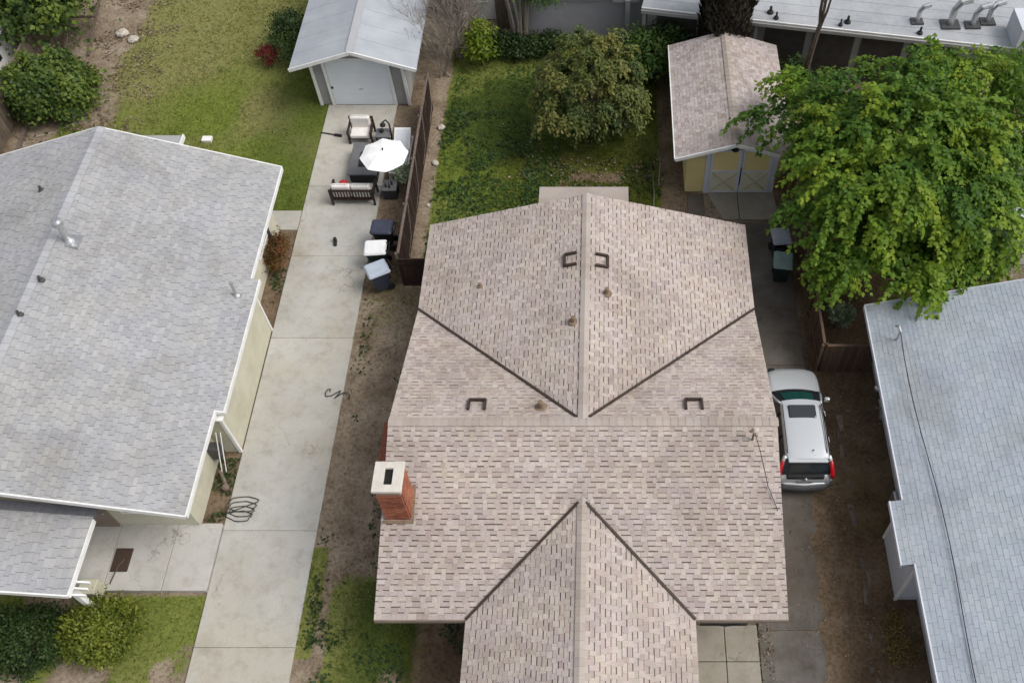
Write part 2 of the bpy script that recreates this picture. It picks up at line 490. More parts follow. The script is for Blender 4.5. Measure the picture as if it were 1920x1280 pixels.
# ------------------------------------------------------------------ ground
def sstep(a, b, x):
    t = np.clip((x - a) / (b - a), 0, 1)
    return t * t * (3 - 2 * t)
def inbox(x, y, x0, x1, y0, y1, s=0.5):
    return sstep(x0 - s, x0 + s, x) * (1 - sstep(x1 - s, x1 + s, x)) * sstep(y0 - s, y0 + s, y) * (1 - sstep(y1 - s, y1 + s, y))
def regions(x, y):
    """grass, dry, lush, damp amounts and a region index (1 back lawn, 2 middle yard, 3 front lawns)"""
    n1 = fnoise(x, y, 2.6, 1); n2 = fnoise(x, y, 5.0, 2); n3 = fnoise(x, y, 1.1, 3)
    left = inbox(x, y, -23.4, -11.8, 24.4, 48, 0.6) * (1 - sstep(-1.6, 1.6, (-21.6 - x) + (n1 - .5) * 2.6) * sstep(28.4, 31.0, y + (n1 - .5) * 2))
    left = left * (1 - .9 * sstep(-.6, 1.8, -21.9 - x + (n1 - .5) * 3))
    mid = inbox(x, y, -6.9, 2.1, 21.6, 36, 0.35) * (1 - sstep(0.0, 1.0, (-6.6 - x) + (n1 - .5) * 1.6) * sstep(28.2, 29.4, y))
    mid = mid * (1 - 0.75 * sstep(0.58, 0.72, n1) * inbox(x, y, -4, 2.5, 22, 27.5, 0.5))
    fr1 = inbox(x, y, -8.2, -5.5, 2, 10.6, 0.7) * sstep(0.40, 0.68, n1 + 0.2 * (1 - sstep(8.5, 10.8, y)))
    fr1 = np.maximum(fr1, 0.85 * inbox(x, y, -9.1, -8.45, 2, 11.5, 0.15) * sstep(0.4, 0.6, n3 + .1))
    fr2 = inbox(x, y, -20, -11.7, 2, 9.95, 0.25) * sstep(0.30, 0.58, n1)
    strip = 0.40 * inbox(x, y, -8.9, -5.8, 18.4, 23, 0.5) * sstep(0.42, 0.65, n1)
    rs = 0.42 * inbox(x, y, 7.1, 8.9, 5, 17, 0.3) * sstep(0.45, 0.65, n1)
    g = np.maximum.reduce([left, mid, fr1, fr2, strip, rs])
    dry = np.clip(left * (0.06 + 0.75 * sstep(31, 36, y + (n2 - .5) * 9) * inbox(x, y, -23, -13.8, 30, 48, 1.2) + 0.7 * sstep(.58, .75, n2) + 0.45 * sstep(-17.5, -20, x)), 0, 1)
    dry = np.maximum(dry, 0.35 * mid * sstep(.5, .66, fnoise(x, y, 3.1, 8)))
    dry = np.maximum(dry, np.maximum(fr2, fr1) * (.3 + .5 * sstep(.4, .65, n2)))
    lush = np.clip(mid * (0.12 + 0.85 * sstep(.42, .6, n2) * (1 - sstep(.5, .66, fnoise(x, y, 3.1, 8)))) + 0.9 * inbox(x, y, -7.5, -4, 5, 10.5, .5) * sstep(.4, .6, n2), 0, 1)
    lush = np.maximum(lush, 0.5 * left * inbox(x, y, -14.4, -11.5, 24, 33, .8))
    ground_shade = np.maximum.reduce([inbox(x, y, 6.7, 11, 2, 18, 0.3), 0.8 * inbox(x, y, -13.2, -11.7, 11.5, 24.4, 0.2), 0.85 * inbox(x, y, -4.4, 2.2, 21, 29, 1.0), inbox(x, y, 6.7, 14, 17, 30, .3),  # shade painted beside walls, fence and under the tree, plus darker soil
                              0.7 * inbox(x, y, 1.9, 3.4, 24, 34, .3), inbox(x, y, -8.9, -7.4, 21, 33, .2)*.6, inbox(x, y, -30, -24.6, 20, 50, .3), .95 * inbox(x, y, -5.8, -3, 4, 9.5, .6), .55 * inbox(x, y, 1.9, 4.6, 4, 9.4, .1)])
    reg = np.where(left > 0.3, 1, np.where(mid > 0.3, 2, np.where(np.maximum(fr1, fr2) > 0.3, 3, 0)))
    return g, dry, lush, ground_shade, reg
def make_ground():
    st = 0.2
    xs = np.concatenate([[-400, -120, -50], np.arange(-30, 20.01, st), [50, 120, 400]])
    ys = np.concatenate([[-400, -100, -20], np.arange(2, 46.01, st), [70, 150, 500]])
    X, Y = np.meshgrid(xs, ys)
    Z = (fnoise(X, Y, 1.4, 21) - 0.5) * 0.05 - 0.03
    Z = np.where((np.abs(X) > 31) | (Y > 46) | (Y < 1), -0.05, Z)
    g, dry, lush, ground_shade, reg = regions(X, Y)
    nx, ny = len(xs), len(ys)
    fi = np.arange(nx * ny).reshape(ny, nx)
    quads = np.stack([fi[:-1, :-1], fi[:-1, 1:], fi[1:, 1:], fi[1:, :-1]], -1).reshape(-1, 4)
    rq = reg.ravel()[quads[:, 0]]
    V = np.stack([X, Y, Z], -1).reshape(-1, 3)
    for r, name, label in ((0, 'ground', None), (1, 'back_lawn', None), (2, 'yard_lawn', None), (3, 'front_lawn', None)):
        q = quads[rq == r]
        used, inv = np.unique(q, return_inverse=True)
        o = np_mesh(name, V[used], inv.ravel(), 4, M_ground)
        o['kind'] = 'structure'
        for an, arr in (('grass', g), ('dry', dry), ('lush', lush), ('ground_shade', ground_shade)):
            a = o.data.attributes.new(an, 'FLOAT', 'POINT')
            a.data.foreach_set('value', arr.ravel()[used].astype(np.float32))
        o.data.polygons.foreach_set('use_smooth', [True] * len(o.data.polygons))
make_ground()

# paved sheets: each slab is a piece of its own with a recessed joint
def slabs(name, rects, mat, z=0.03, bed=M_darkgap, gap=0.012, rag=0.0):
    x0 = min(r[0] for r in rects); x1 = max(r[1] for r in rects); y0 = min(r[2] for r in rects); y1 = max(r[3] for r in rects)
    mb = MB()
    for (a, b_, c, d) in rects:
        mb.box(a + .03, b_ - .03 - rag * 2.4, c + .03, d - .03, -0.12, z - 0.02)
    base = mb.build(name, bed)
    base['kind'] = 'structure'
    for (a, b_, c, d) in rects:
        m2 = MB()
        if rag:
            ys_ = np.linspace(c + gap / 2, d - gap / 2, 14)
            edge = [(b_ - rag * 2.2 * float(fnoise(np.array(b_), np.array(yy), 1.3, 91)) - random.uniform(0, rag * .35), yy) for yy in ys_]
            m2.prism([(a, c + gap / 2)] + edge + [(a, d - gap / 2)], -0.1, z + random.uniform(-.003, .003))
        else:
            m2.rbox(a + gap / 2, b_ - gap / 2, c + gap / 2, d - gap / 2, -0.1, z + random.uniform(-.004, .004), 0.012)
        o = m2.build('concrete_slab', mat, base)
    return base
dj = [3.5, 8.42, 12.0, 19.25, 23.0, 26.6, 31.36]
slabs('driveway', [(-11.86, -8.95, dj[i], dj[i + 1]) for i in range(6)], M_conc, 0.035, M_conc_dark, .009)
slabs('side_path', [(-13.4, -11.88, 24.3, 25.3)], M_conc, 0.03)
slabs('patio', [(-17.6, -14.95, 10.05, 12.2), (-14.95, -13.2, 10.05, 12.2), (-13.2, -11.87, 10.05, 12.2)], M_conc2, 0.14)
slabs('side_driveway', [(4.35, 6.95, 2.5, 8.9), (4.35, 6.95, 8.9, 18.1), (4.35, 6.95, 18.1, 24.7)], M_conc_dark, 0.012, gap=0.03, rag=.16)
ap = MB(); ap.prism([(3.86, 26.28), (4.44, 24.83), (6.6, 24.83), (6.5, 26.28)], -.1, 0.03)
o = ap.build('garage_apron', M_conc_apron); o['kind'] = 'structure'
ap2 = MB(); ap2.box(5.06, 5.085, 24.84, 26.27, .02, 0.032)
ap2.build('expansion_joint', M_darkgap, o)
slabs('front_walk', [(2.4, 3.35, 8.0, 9.05), (3.35, 4.3, 8.0, 9.05), (2.4, 3.35, 6.2, 8.0), (3.35, 4.3, 6.2, 8.0)], M_conc_apron, 0.1, gap=0.02)

# soil washed over the ragged edge of the side driveway
def soil_wash():
    ys_ = np.arange(3.0, 18.0, .12)
    inner = 6.55 - .85 * (fnoise(np.full_like(ys_, 3.0), ys_, 2.2, 101) - .35) - .45 * fnoise(np.full_like(ys_, 9.0), ys_, .45, 103) + .1
    mb = MB()
    n = len(ys_)
    vs = [(float(a), float(y), .017) for a, y in zip(inner, ys_)] + [(7.0, float(y), .024) for y in ys_] + [(7.3, float(y), -.06) for y in ys_]
    mb.add(vs, [(i, n + i, n + i + 1, i + 1) for i in range(n - 1)] + [(n + i, 2 * n + i, 2 * n + i + 1, n + i + 1) for i in range(n - 1)])
    o = mb.build('soil_wash', M_ground)
    o['kind'] = 'structure'
    a = o.data.attributes.new('ground_shade', 'FLOAT', 'POINT')
    a.data.foreach_set('value', np.repeat([.8, .9, 1.0], n).astype(np.float32))  # darkened to match the shade-painted strip alongside
soil_wash()

# ------------------------------------------------------------------ roofs
def clip_poly(poly, clip):
    """Sutherland-Hodgman, clip convex counter-clockwise"""
    out = poly
    for i in range(len(clip)):
        a, b_ = clip[i], clip[(i + 1) % len(clip)]
        ex, ey = b_[0] - a[0], b_[1] - a[1]
        inp, out = out, []
        if not inp: return []
        for j in range(len(inp)):
            p, q = inp[j], inp[(j + 1) % len(inp)]
            sp = ex * (p[1] - a[1]) - ey * (p[0] - a[0]); sq = ex * (q[1] - a[1]) - ey * (q[0] - a[0])
            if sp >= 0: out.append(p)
            if (sp >= 0) != (sq >= 0):
                t = sp / (sp - sq)
                out.append((p[0] + t * (q[0] - p[0]), p[1] + t * (q[1] - p[1])))
    return out
WIDTHS = [0.12, 0.145, 0.17, 0.19, 0.22, 0.25]
class Shingler:
    def __init__(self, expo=0.143, slot=0.046, thick=0.014, ragged=0.004, gap=.0018, tabs=None):
        self.e, self.slot, self.t, self.rag, self.gap, self.tabs = expo, slot, thick, ragged, gap, tabs
        self.full = []      # (matrix, width index, short flag)
        self.mb = MB()
    def plane(self, O, U, D, poly, skip=None):
        """O corner on the eave, U unit along the eave, D unit up the slope; poly convex in (u,d), counter-clockwise"""
        O, U, D = Vector(O), Vector(U).normalized(), Vector(D).normalized()
        N = U.cross(D).normalized()
        umin = min(p[0] for p in poly); umax = max(p[0] for p in poly); dmax = max(p[1] for p in poly)
        k = 0
        while k * self.e < dmax:
            d0 = k * self.e
            u = umin - random.uniform(0, 0.3)
            tall = random.random() < .5
            while u < umax:
                w = self.tabs if self.tabs else random.choice(WIDTHS[:3] if tall else WIDTHS[2:])
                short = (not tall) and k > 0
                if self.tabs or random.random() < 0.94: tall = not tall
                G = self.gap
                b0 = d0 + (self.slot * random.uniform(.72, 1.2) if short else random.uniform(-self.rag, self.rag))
                rect = [(u + G, b0), (u + w - G, b0), (u + w - G, d0 + self.e + .02), (u + G, d0 + self.e + .02)]
                cp = clip_poly(rect, poly)
                u += w
                if len(cp) < 3: continue
                c = O + U * (sum(p[0] for p in cp) / len(cp)) + D * (sum(p[1] for p in cp) / len(cp))
                if skip and skip(c): continue
                area = abs(sum(cp[i][0] * cp[(i + 1) % len(cp)][1] - cp[(i + 1) % len(cp)][0] * cp[i][1] for i in range(len(cp)))) / 2
                if area < 2e-4: continue
                whole = abs(area - (rect[1][0] - rect[0][0]) * (rect[2][1] - rect[0][1])) < 1e-5
                t = self.t * random.uniform(0.8, 1.25) * (0.8 if short else 1)
                L = self.e + .02
                vs = []
                for q in cp:
                    h = t * (1 - 0.75 * (q[1] - d0) / L)
                    vs.append(O + U * q[0] + D * q[1] + N * h)
                n = len(vs)
                vs += [O + U * q[0] + D * q[1] - N * 0.002 for q in cp]
                fs = [tuple(range(n))] + [(i, n + i, n + (i + 1) % n, (i + 1) % n) for i in range(n)]
                px, py, zc = project(c)
                vis = whole and -10 < px < 1930 and -10 < py < 1290 and N.dot(Vector((0, 0, CAM_H)) - c) > 0
                if vis:
                    size = w / zc * N.dot((Vector((0, 0, CAM_H)) - c).normalized()) * (0.75 if short else 1)
                    self.full.append((size, O, U, D, N, u - w, b0, w, L - (b0 - d0), t, vs, fs))
                else:
                    self.mb.add(vs, fs)
            k += 1
    def finish(self, roof, mat, nmax=300):
        self.full.sort(key=lambda a: -a[0])
        b0 = BASE[root_of(roof).name]
        cache = {}
        for i, (s, O, U, D, N, u, b, w, L, t, vs, fs) in enumerate(self.full):
            if i < nmax:
                key = round(w * 100)
                if key not in cache:
                    hw = w - 2 * self.gap
                    me = bpy.data.meshes.new('shingle')
                    me.from_pydata([(0, 0, 1), (hw, 0, 1), (hw, 1, .25), (0, 1, .25), (0, 0, -.1), (hw, 0, -.1), (hw, 1, -.1), (0, 1, -.1)], [],
                                   [(0, 1, 2, 3), (0, 4, 5, 1), (1, 5, 6, 2), (3, 2, 6, 7), (0, 3, 7, 4)])
                    me.materials.append(mat)
                    a = me.attributes.new('rnd', 'FLOAT', 'FACE')
                    cache[key] = me
                o = link_mesh('shingle', cache[key], roof)
                M = Matrix((U, D * L, N * t)).transposed().to_4x4()
                M.translation = O + U * (u + self.gap) + D * b - b0
                o.matrix_local = M
            else:
                self.mb.add(vs, fs)
        o = self.mb.build('shingle_field', mat, roof)
        o['kind'] = 'stuff'
def ridge_caps(roof, a, b, half, slopeL, slopeR, mat, step=0.21, lift=0.03):
    """folded cap pieces along a ridge from a to b; slopes are drops per metre on each side"""
    a, b = Vector(a), Vector(b)
    d = (b - a); L = d.length; d.normalize()
    s = d.cross(Vector((0, 0, 1))).normalized()
    n = int(L / step)
    step = L / n
    me = bpy.data.meshes.new('ridge_cap')
    l = step + .03
    vs = []
    for t, z in ((0, 0.014), (l, 0.0)):
        vs += [(-half, t, -half * slopeL + z), (0, t, z + .004), (half, t, -half * slopeR + z)]
    vs += [(x, y, z - .02) for x, y, z in vs]
    fs = [(0, 1, 4, 3), (1, 2, 5, 4), (0, 6, 7, 1), (1, 7, 8, 2), (3, 9, 6, 0), (2, 8, 11, 5), (4, 10, 9, 3), (5, 11, 10, 4)]
    me.from_pydata(vs, [], fs)
    me.materials.append(mat)
    me.attributes.new('rnd', 'FLOAT', 'FACE')
    b0 = BASE[root_of(roof).name]
    for i in range(n):
        o = link_mesh('ridge_cap', me, roof)
        M = Matrix((s, d, Vector((0, 0, 1)))).transposed().to_4x4()
        M.translation = a + d * (i * step) + Vector((0, 0, lift + random.uniform(0, .004))) - b0
        o.matrix_local = M
def strip_on(mb, a, b, w, h, lift):
    mb.beam(Vector(a) + Vector((0, 0, lift)), Vector(b) + Vector((0, 0, lift)), w, h)

# ---- the middle house -------------------------------------------------------------
XW, XE, XR = -6.12, 4.72, -0.70
YS, YN, YR, YB = 8.28, 18.42, 13.35, 22.05
ZE, ZR = 2.8, 4.35
FW, FE = -3.72, 2.29
pitch = (ZR - ZE) / (YR - YS)
pitchN = (ZR - ZE) / (XR - XW)
ZF = ZE + (XR - FW) * pitch          # front ridge height
YFJ = YS + (ZF - ZE) / pitch         # where it dies into the main slope
YF0 = 3.6
house = thing('tan_roof_house', (XR, 13.0, 0), 'single-storey house with pinkish tan shingle roof and brick chimney in the centre', 'house')
mb = MB()
mb.box(XW + .55, XE - .55, YS + 1.9, 21.6, 0, ZE - .1)
mb.box(FW + .45, FE - .45, YF0 + .5, YS + 1.9, 0, ZE - .1)
mb.build('wall', M_brownwall, house)
mb = MB()
T = .13
mb.slab([(XW, YS, ZE), (XE, YS, ZE), (XE, YR, ZR), (XW, YR, ZR)], T)
mb.slab([(XW, YR, ZR), (XE, YR, ZR), (XE, YN, ZE), (XW, YN, ZE)], T)
ZRN = ZR - .005
mb.slab([(XW, YN, ZE), (XR, YR, ZRN), (XR, YB, ZRN), (XW, YB, ZE)], T)
mb.slab([(XR, YR, ZRN), (XE, YN, ZE), (XE, YB, ZE), (XR, YB, ZRN)], T)
mb.slab([(FW, YF0, ZE), (XR, YF0, ZF), (XR, YFJ, ZF), (FW, YS, ZE)], T)
mb.slab([(XR, YF0, ZF), (FE, YF0, ZE), (FE, YS, ZE), (XR, YFJ, ZF)], T)
# gable infill under the north rake
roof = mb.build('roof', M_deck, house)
mb = MB()
mb.add([(XW + .5, 21.58, ZE - .1), (XE - .5, 21.58, ZE - .1), (XR, 21.58, ZR - .15)], [(0, 1, 2), (2, 1, 0)])
mb.build('gable_wall', M_brownwall, house)
for xg in (XW + .55, XE - .55):
    mb = MB(); mb.add([(xg, YS + .3, ZE - .1), (xg, YN - .3, ZE - .1), (xg, YR, ZR - .16)], [(0, 1, 2)]); mb.build('gable_wall', M_brownwall, house)
mb = MB(); mb.add([(FW + .3, YF0 + .45, ZE - .1), (FE - .3, YF0 + .45, ZE - .1), (XR, YF0 + .45, ZF - .16)], [(0, 1, 2)]); mb.build('gable_wall', M_brownwall, house)
SH = Shingler()
def unit(v):
    return Vector(v).normalized()
DS = unit((0, YR - YS, ZR - ZE)); LS = math.hypot(YR - YS, ZR - ZE)
def in_front_wing(c):
    return c.y < YFJ - .15 and (c.x - XR) < (FE - XR) * (1 - (c.y - YS) / (YFJ - YS)) - .2 and (XR - c.x) < (XR - FW) * (1 - (c.y - YS) / (YFJ - YS)) - .2
SH.plane((XW, YS, ZE), (1, 0, 0), DS, [(0, 0), (XE - XW, 0), (XE - XW, LS), (0, LS)], in_front_wing)
DN = unit((0, YR - YN, ZR - ZE)); LN = math.hypot(YN - YR, ZR - ZE)
# north slope of the cross gable: only the two triangles beside the rear wing show
W_ = XE - XW
SH.plane((XE, YN, ZE), (-1, 0, 0), DN, [(0, 0), (XE - XR, LN), (0, LN)])
SH.plane((XE, YN, ZE), (-1, 0, 0), DN, [(W_, 0), (W_, LN), (XE - XR, LN)])
DW = unit((XR - XW, 0, ZRN - ZE)); LW = math.hypot(XR - XW, ZRN - ZE)
SH.plane((XW, YB, ZE), (0, -1, 0), DW, [(0, 0), (YB - YN, 0), (YB - YR, LW), (0, LW)])
DE = unit((XR - XE, 0, ZRN - ZE))
SH.plane((XE, YR, ZE), (0, 1, 0), DE, [(YN - YR, 0), (YB - YR, 0), (YB - YR, LW), (0, LW)])
DFW = unit((XR - FW, 0, ZF - ZE)); LF = math.hypot(XR - FW, ZF - ZE)
SH.plane((FW, YFJ, ZE), (0, -1, 0), DFW, [(YFJ - YS, 0), (YFJ - YF0, 0), (YFJ - YF0, LF), (0, LF)])
DFE = unit((XR - FE, 0, ZF - ZE))
SH.plane((FE, YF0, ZE), (0, 1, 0), DFE, [(0, 0), (YS - YF0, 0), (YFJ - YF0, LF), (0, LF)])
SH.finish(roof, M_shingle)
ridge_caps(roof, (XW, YR, ZR), (XE, YR, ZR), .14, pitch, pitch, M_cap)
ridge_caps(roof, (XR, YB, ZRN), (XR, YR + .1, ZRN), .14, pitchN, pitchN, M_cap)
ridge_caps(roof, (XR, YF0, ZF), (XR, YFJ, ZF), .13, pitch, pitch, M_cap)
for a, b in (((XW, YN, ZE), (XR - .18, YR + .17, ZR - .05)), ((XE, YN, ZE), (XR + .18, YR + .17, ZR - .05)), ((FW, YS, ZE), (XR - .1, YFJ - .1, ZF - .03)), ((FE, YS, ZE), (XR + .1, YFJ - .1, ZF - .03))):
    mb = MB(); strip_on(mb, a, b, .07, .05, .03)
    mb.build('valley_flashing', M_valley, roof)
# fascia and drip edges
mb = MB()
mb.box(XW, FW, YS - .03, YS - .002, ZE - .17, ZE - .005)
mb.box(FE, XE, YS - .03, YS - .002, ZE - .17, ZE - .005)
mb.build('fascia', M_brownwall, house)
# low porch roof behind the rear gable
mb = MB()
mb.slab([(-2.46, 21.5, 2.62), (.73, 21.5, 2.62), (.73, 24.15, 2.5), (-2.46, 24.15, 2.5)], .12)
pr = mb.build('porch_roof', M_cap, house)
for x in (-2.35, .6):
    mb = MB(); mb.box(x - .05, x + .05, 23.95, 24.05, 0, 2.4); mb.build('porch_post', M_brownwall, house)
# vents: low hoods, three dark sides
def roof_z(x, y):
    if y > YN: return ZE + (XR - XW - abs(x - XR)) * pitchN
    zs = ZE + (YR - YS - abs(y - YR)) * pitch
    zn = ZE + (XR - XW - abs(x - XR)) * pitchN
    return max(zs, zn) if y > YR else zs
def hood_vent(x, y, axis):
    """square low vent whose downhill and side edges show a dark gap"""
    z = roof_z(x, y)
    h = .23
    if axis == 'E' or axis == 'W':
        sg = 1 if axis == 'E' else -1
        U, D = Vector((0, 1, 0)), Vector((-sg, 0, pitchN)).normalized()
    else:
        U, D = Vector((-1, 0, 0)), Vector((0, -1, pitch)).normalized()
    N = U.cross(D); N = N if N.z > 0 else -N
    c = Vector((x, y, z)) + N * .02
    mb = MB()
    for a, b_ in (((-h, -h), (h, -h)), ((-h, -h), (-h, h * .75)), ((h, -h), (h, h * .75))):
        mb.beam(c + U * a[0] + D * a[1] + N * .03, c + U * b_[0] + D * b_[1] + N * .03, .07, .08, N)
    mb.build('roof_vent', M_valley, house)
hood_vent(-1.14, 19.3, 'W'); hood_vent(-.24, 19.25, 'E'); hood_vent(-3.72, 13.95, 'N'); hood_vent(2.44, 13.97, 'N')
for x, y, s in ((-1.05, 16.85, 1.0), (-.03, 18.0, 1.0), (-1.9, 13.9, 1.2), (-4.1, 18.9, .6)):
    z = roof_z(x, y)
    mb = MB(); mb.lathe((x, y, z), [(.16 * s, 0.0), (.15 * s, .035), (.07 * s, .06), (.065 * s, .26 * s), (.05 * s, .27 * s)], 10)
    mb.build('pipe_vent', M_rust, house)
# service mast and its wire
z = roof_z(4.05, 12.85)
mb = MB(); mb.tube([(4.0, 12.85, z - .05), (4.0, 12.85, z + .55), (3.93, 12.80, z + .66), (3.85, 12.75, z + .6)], .035, 8)
mast = mb.build('service_mast', M_rust, house)
mb = MB(); mb.lathe((4.0, 12.85, z + .5), [(.05, -.05), (.1, 0), (.1, .08), (.04, .12)], 10); mb.build('insulator', M_stone, mast)
mb = MB(); mb.tube([(4.0, 12.8, z + .5), (4.15, 12.3, z + .25), (4.35, 11.6, roof_z(4.35, 11.6) + .08), (4.58, 11.0, roof_z(4.5, 11.0) + .05), (4.62, 10.9, 3.3)], .011, 5)
mb.build('wire', M_dark, mast)

# chimney: a brick stack through the roof edge
cx0, cx1, cy0, cy1, ct = -5.98, -5.33, 10.78, 11.56, 5.2
mb = MB(); mb.box(cx0 + .012, cx1 - .012, cy0 + .012, cy1 - .012, 0, ct)
chim = mb.build('chimney', M_mortar, house)
bl, bh, gapm = .2, .062, .012
b_me = {}
def brick_piece(cx, cy, cz, lx, ly):
    key = (round(lx, 3), round(ly, 3))
    if key not in b_me:
        q = MB(); q.box(-lx / 2, lx / 2, -ly / 2, ly / 2, -bh / 2, bh / 2)
        me = bpy.data.meshes.new('brick'); me.from_pydata(q.v, [], q.f); me.materials.append(M_brick)
        me.attributes.new('rnd', 'FLOAT', 'FACE'); b_me[key] = me
    o = link_mesh('brick', b_me[key], chim)
    o.location = Vector((cx + random.uniform(-.003, .003), cy + random.uniform(-.003, .003), cz)) - BASE[house.name]
nb = 0
zz = 3.38; row = 0
while zz < ct - .03 and nb < 296:
    # long faces run whole, short faces fit between them
    off = row % 2
    n = 3
    w = (cx1 - cx0 - gapm * (n - 1)) / n
    for yy in (cy0, cy1):
        xs_ = [cx0 + i * (w + gapm) for i in range(n)] if not off else None
        segs = [(cx0 + i * (w + gapm), w) for i in range(n)] if not off else [(cx0, w / 2), (cx0 + w / 2 + gapm, w), (cx0 + 1.5 * w + 2 * gapm, w), (cx0 + 2.5 * w + 3 * gapm, w / 2 - gapm)]
        for sx, sw in segs:
            brick_piece(sx + sw / 2, yy, zz, sw, .06); nb += 1
    n = 3
    yy0, yy1 = cy0 + .034, cy1 - .034
    w = (yy1 - yy0 - gapm * (n - 1)) / n
    for xx in (cx0, cx1):
        segs = [(yy0 + i * (w + gapm), w) for i in range(n)] if off else [(yy0, w / 2), (yy0 + w / 2 + gapm, w), (yy0 + 1.5 * w + 2 * gapm, w), (yy0 + 2.5 * w + 3 * gapm, w / 2 - gapm)]
        for sy, sw in segs:
            brick_piece(xx, sy + sw / 2, zz, .06, sw); nb += 1
    zz += bh + gapm; row += 1
hx0, hx1, hy0, hy1 = cx0 + .21, cx1 - .22, cy0 + .17, cy1 - .15
mb = MB()
mb.rbox(cx0 - .07, cx1 + .05, cy0 - .05, hy0, ct, ct + .1, .015)
mb.rbox(cx0 - .07, cx1 + .05, hy1, cy1 + .05, ct, ct + .1, .015)
mb.rbox(cx0 - .07, hx0, hy0 - .01, hy1 + .01, ct, ct + .098, .01)
mb.rbox(hx1, cx1 + .05, hy0 - .01, hy1 + .01, ct, ct + .098, .01)
mb.build('chimney_cap', M_capconc, chim)
mb = MB(); mb.box(hx0, hx1, hy0, hy1, ct, ct + .02); mb.build('flue', M_darkgap, chim)
mb = MB(); mb.beam((cx1 + .06, cy0 - .06, roof_z(0, cy0 - .06) + .02), (cx1 + .06, cy1 + .1, roof_z(0, cy1 + .1) + .02), .07, .03); mb.beam((cx0 - .1, cy0 - .09, roof_z(0, cy0 - .09) + .02), (cx1 + .09, cy0 - .09, roof_z(0, cy0 - .09) + .02), .09, .025)
mb.build('chimney_flashing', M_rust, chim)
mb = MB(); mb.rbox(-7.0, -5.58, 13.4, 15.0, 0, 1.55, .03); mb.build('chimney_breast', M_brick, chim)
# entry light and gear under the front eave
mb = MB(); mb.box(2.45, 3.7, 8.32, 8.5, 2.2, 2.5); mb.tube([(2.5, 8.3, 2.5), (3.1, 8.24, 2.46), (3.7, 8.3, 2.52)], .03, 6); mb.build('conduit', M_dark, house)

# ---- the left house ---------------------------------------------------------------
LX, LR, LW_ = -11.83, -17.62, -23.4
LS_, LN_ = 11.24, 24.88
LZE, LZR = 2.75, 4.65
lh = thing('grey_roof_house', (LR, 18, 0), 'cream stucco house with cool grey shingle roof beside the concrete driveway', 'house')
lp = (LZR - LZE) / (LX - LR)
BX, BY0, BY1 = -11.58, 14.66, 19.72     # the bay's stretch of eave
mb = MB()
mb.box(-22.8, -12.56, 12.15, 24.3, 0, LZE - .12)
mb.build('wall', M_cream, lh)
mb = MB(); mb.box(-12.557, -11.9, 14.75, 19.6, 0, LZE - .22); bay = mb.build('bay', M_cream, lh)
for y in (14.71, 19.55):
    mb = MB(); mb.box(-11.955, -11.86, y, y + .09, 0, LZE - .23); mb.build('corner_board', M_white, bay)
mb = MB()
mb.slab([(LR, LS_, LZR), (LX, LS_, LZE), (LX, LN_, LZE), (LR, LN_, LZR)], .14)
mb.slab([(LW_, LS_, LZE), (LR, LS_, LZR), (LR, LN_, LZR), (LW_, LN_, LZE)], .14)
ze2 = LZE - (BX - LX) * lp
mb.slab([(LX - .02, BY0, LZE + .02 * lp), (BX, BY0, ze2), (BX, BY1, ze2), (LX - .02, BY1, LZE + .02 * lp)], .12)
lroof = mb.build('roof', M_deck_l, lh)
S2 = Shingler(slot=.016, thick=.024, ragged=.008, gap=.007, tabs=.29)
DL = unit((LR - LX, 0, LZR - LZE)); LL = math.hypot(LR - LX, LZR - LZE)
S2.plane((LX, LS_, LZE), (0, 1, 0), DL, [(0, 0), (LN_ - LS_, 0), (LN_ - LS_, LL), (0, LL)])
ext = math.hypot(BX - LX, LZE - ze2)
S2.plane((BX, BY0, ze2), (0, 1, 0), DL, [(0, 0), (BY1 - BY0, 0), (BY1 - BY0, ext), (0, ext)])
DL2 = unit((LR - LW_, 0, LZR - LZE))
S2.plane((LW_, LN_, LZE), (0, -1, 0), DL2, [(0, 0), (LN_ - LS_, 0), (LN_ - LS_, LL), (0, LL)])
# porch roof in front, ridge in line with the house
PX, PY0, PZ = -14.5, 9.03, 2.55
pz = .2
mb = MB()
mb.slab([(LR, PY0, PZ + pz * (PX - LR)), (PX, PY0, PZ), (PX, 11.6, PZ), (LR, 11.6, PZ + pz * (PX - LR))], .12)
mb.slab([(2 * LR - PX, PY0, PZ), (LR, PY0, PZ + pz * (PX - LR)), (LR, 11.6, PZ + pz * (PX - LR)), (2 * LR - PX, 11.6, PZ)], .12)
proof = mb.build('porch_roof', M_deck_l, lh)
DP = unit((LR - PX, 0, pz * (PX - LR))); LP = math.hypot(LR - PX, pz * (PX - LR))
S2.plane((PX, PY0, PZ), (0, 1, 0), DP, [(0, 0), (11.3 - PY0, 0), (11.3 - PY0, LP), (0, LP)])
S2.finish(lroof, M_shingle_l)
ridge_caps(lroof, (LR, LS_, LZR), (LR, LN_, LZR), .2, lp, lp, M_cap_l, .25)
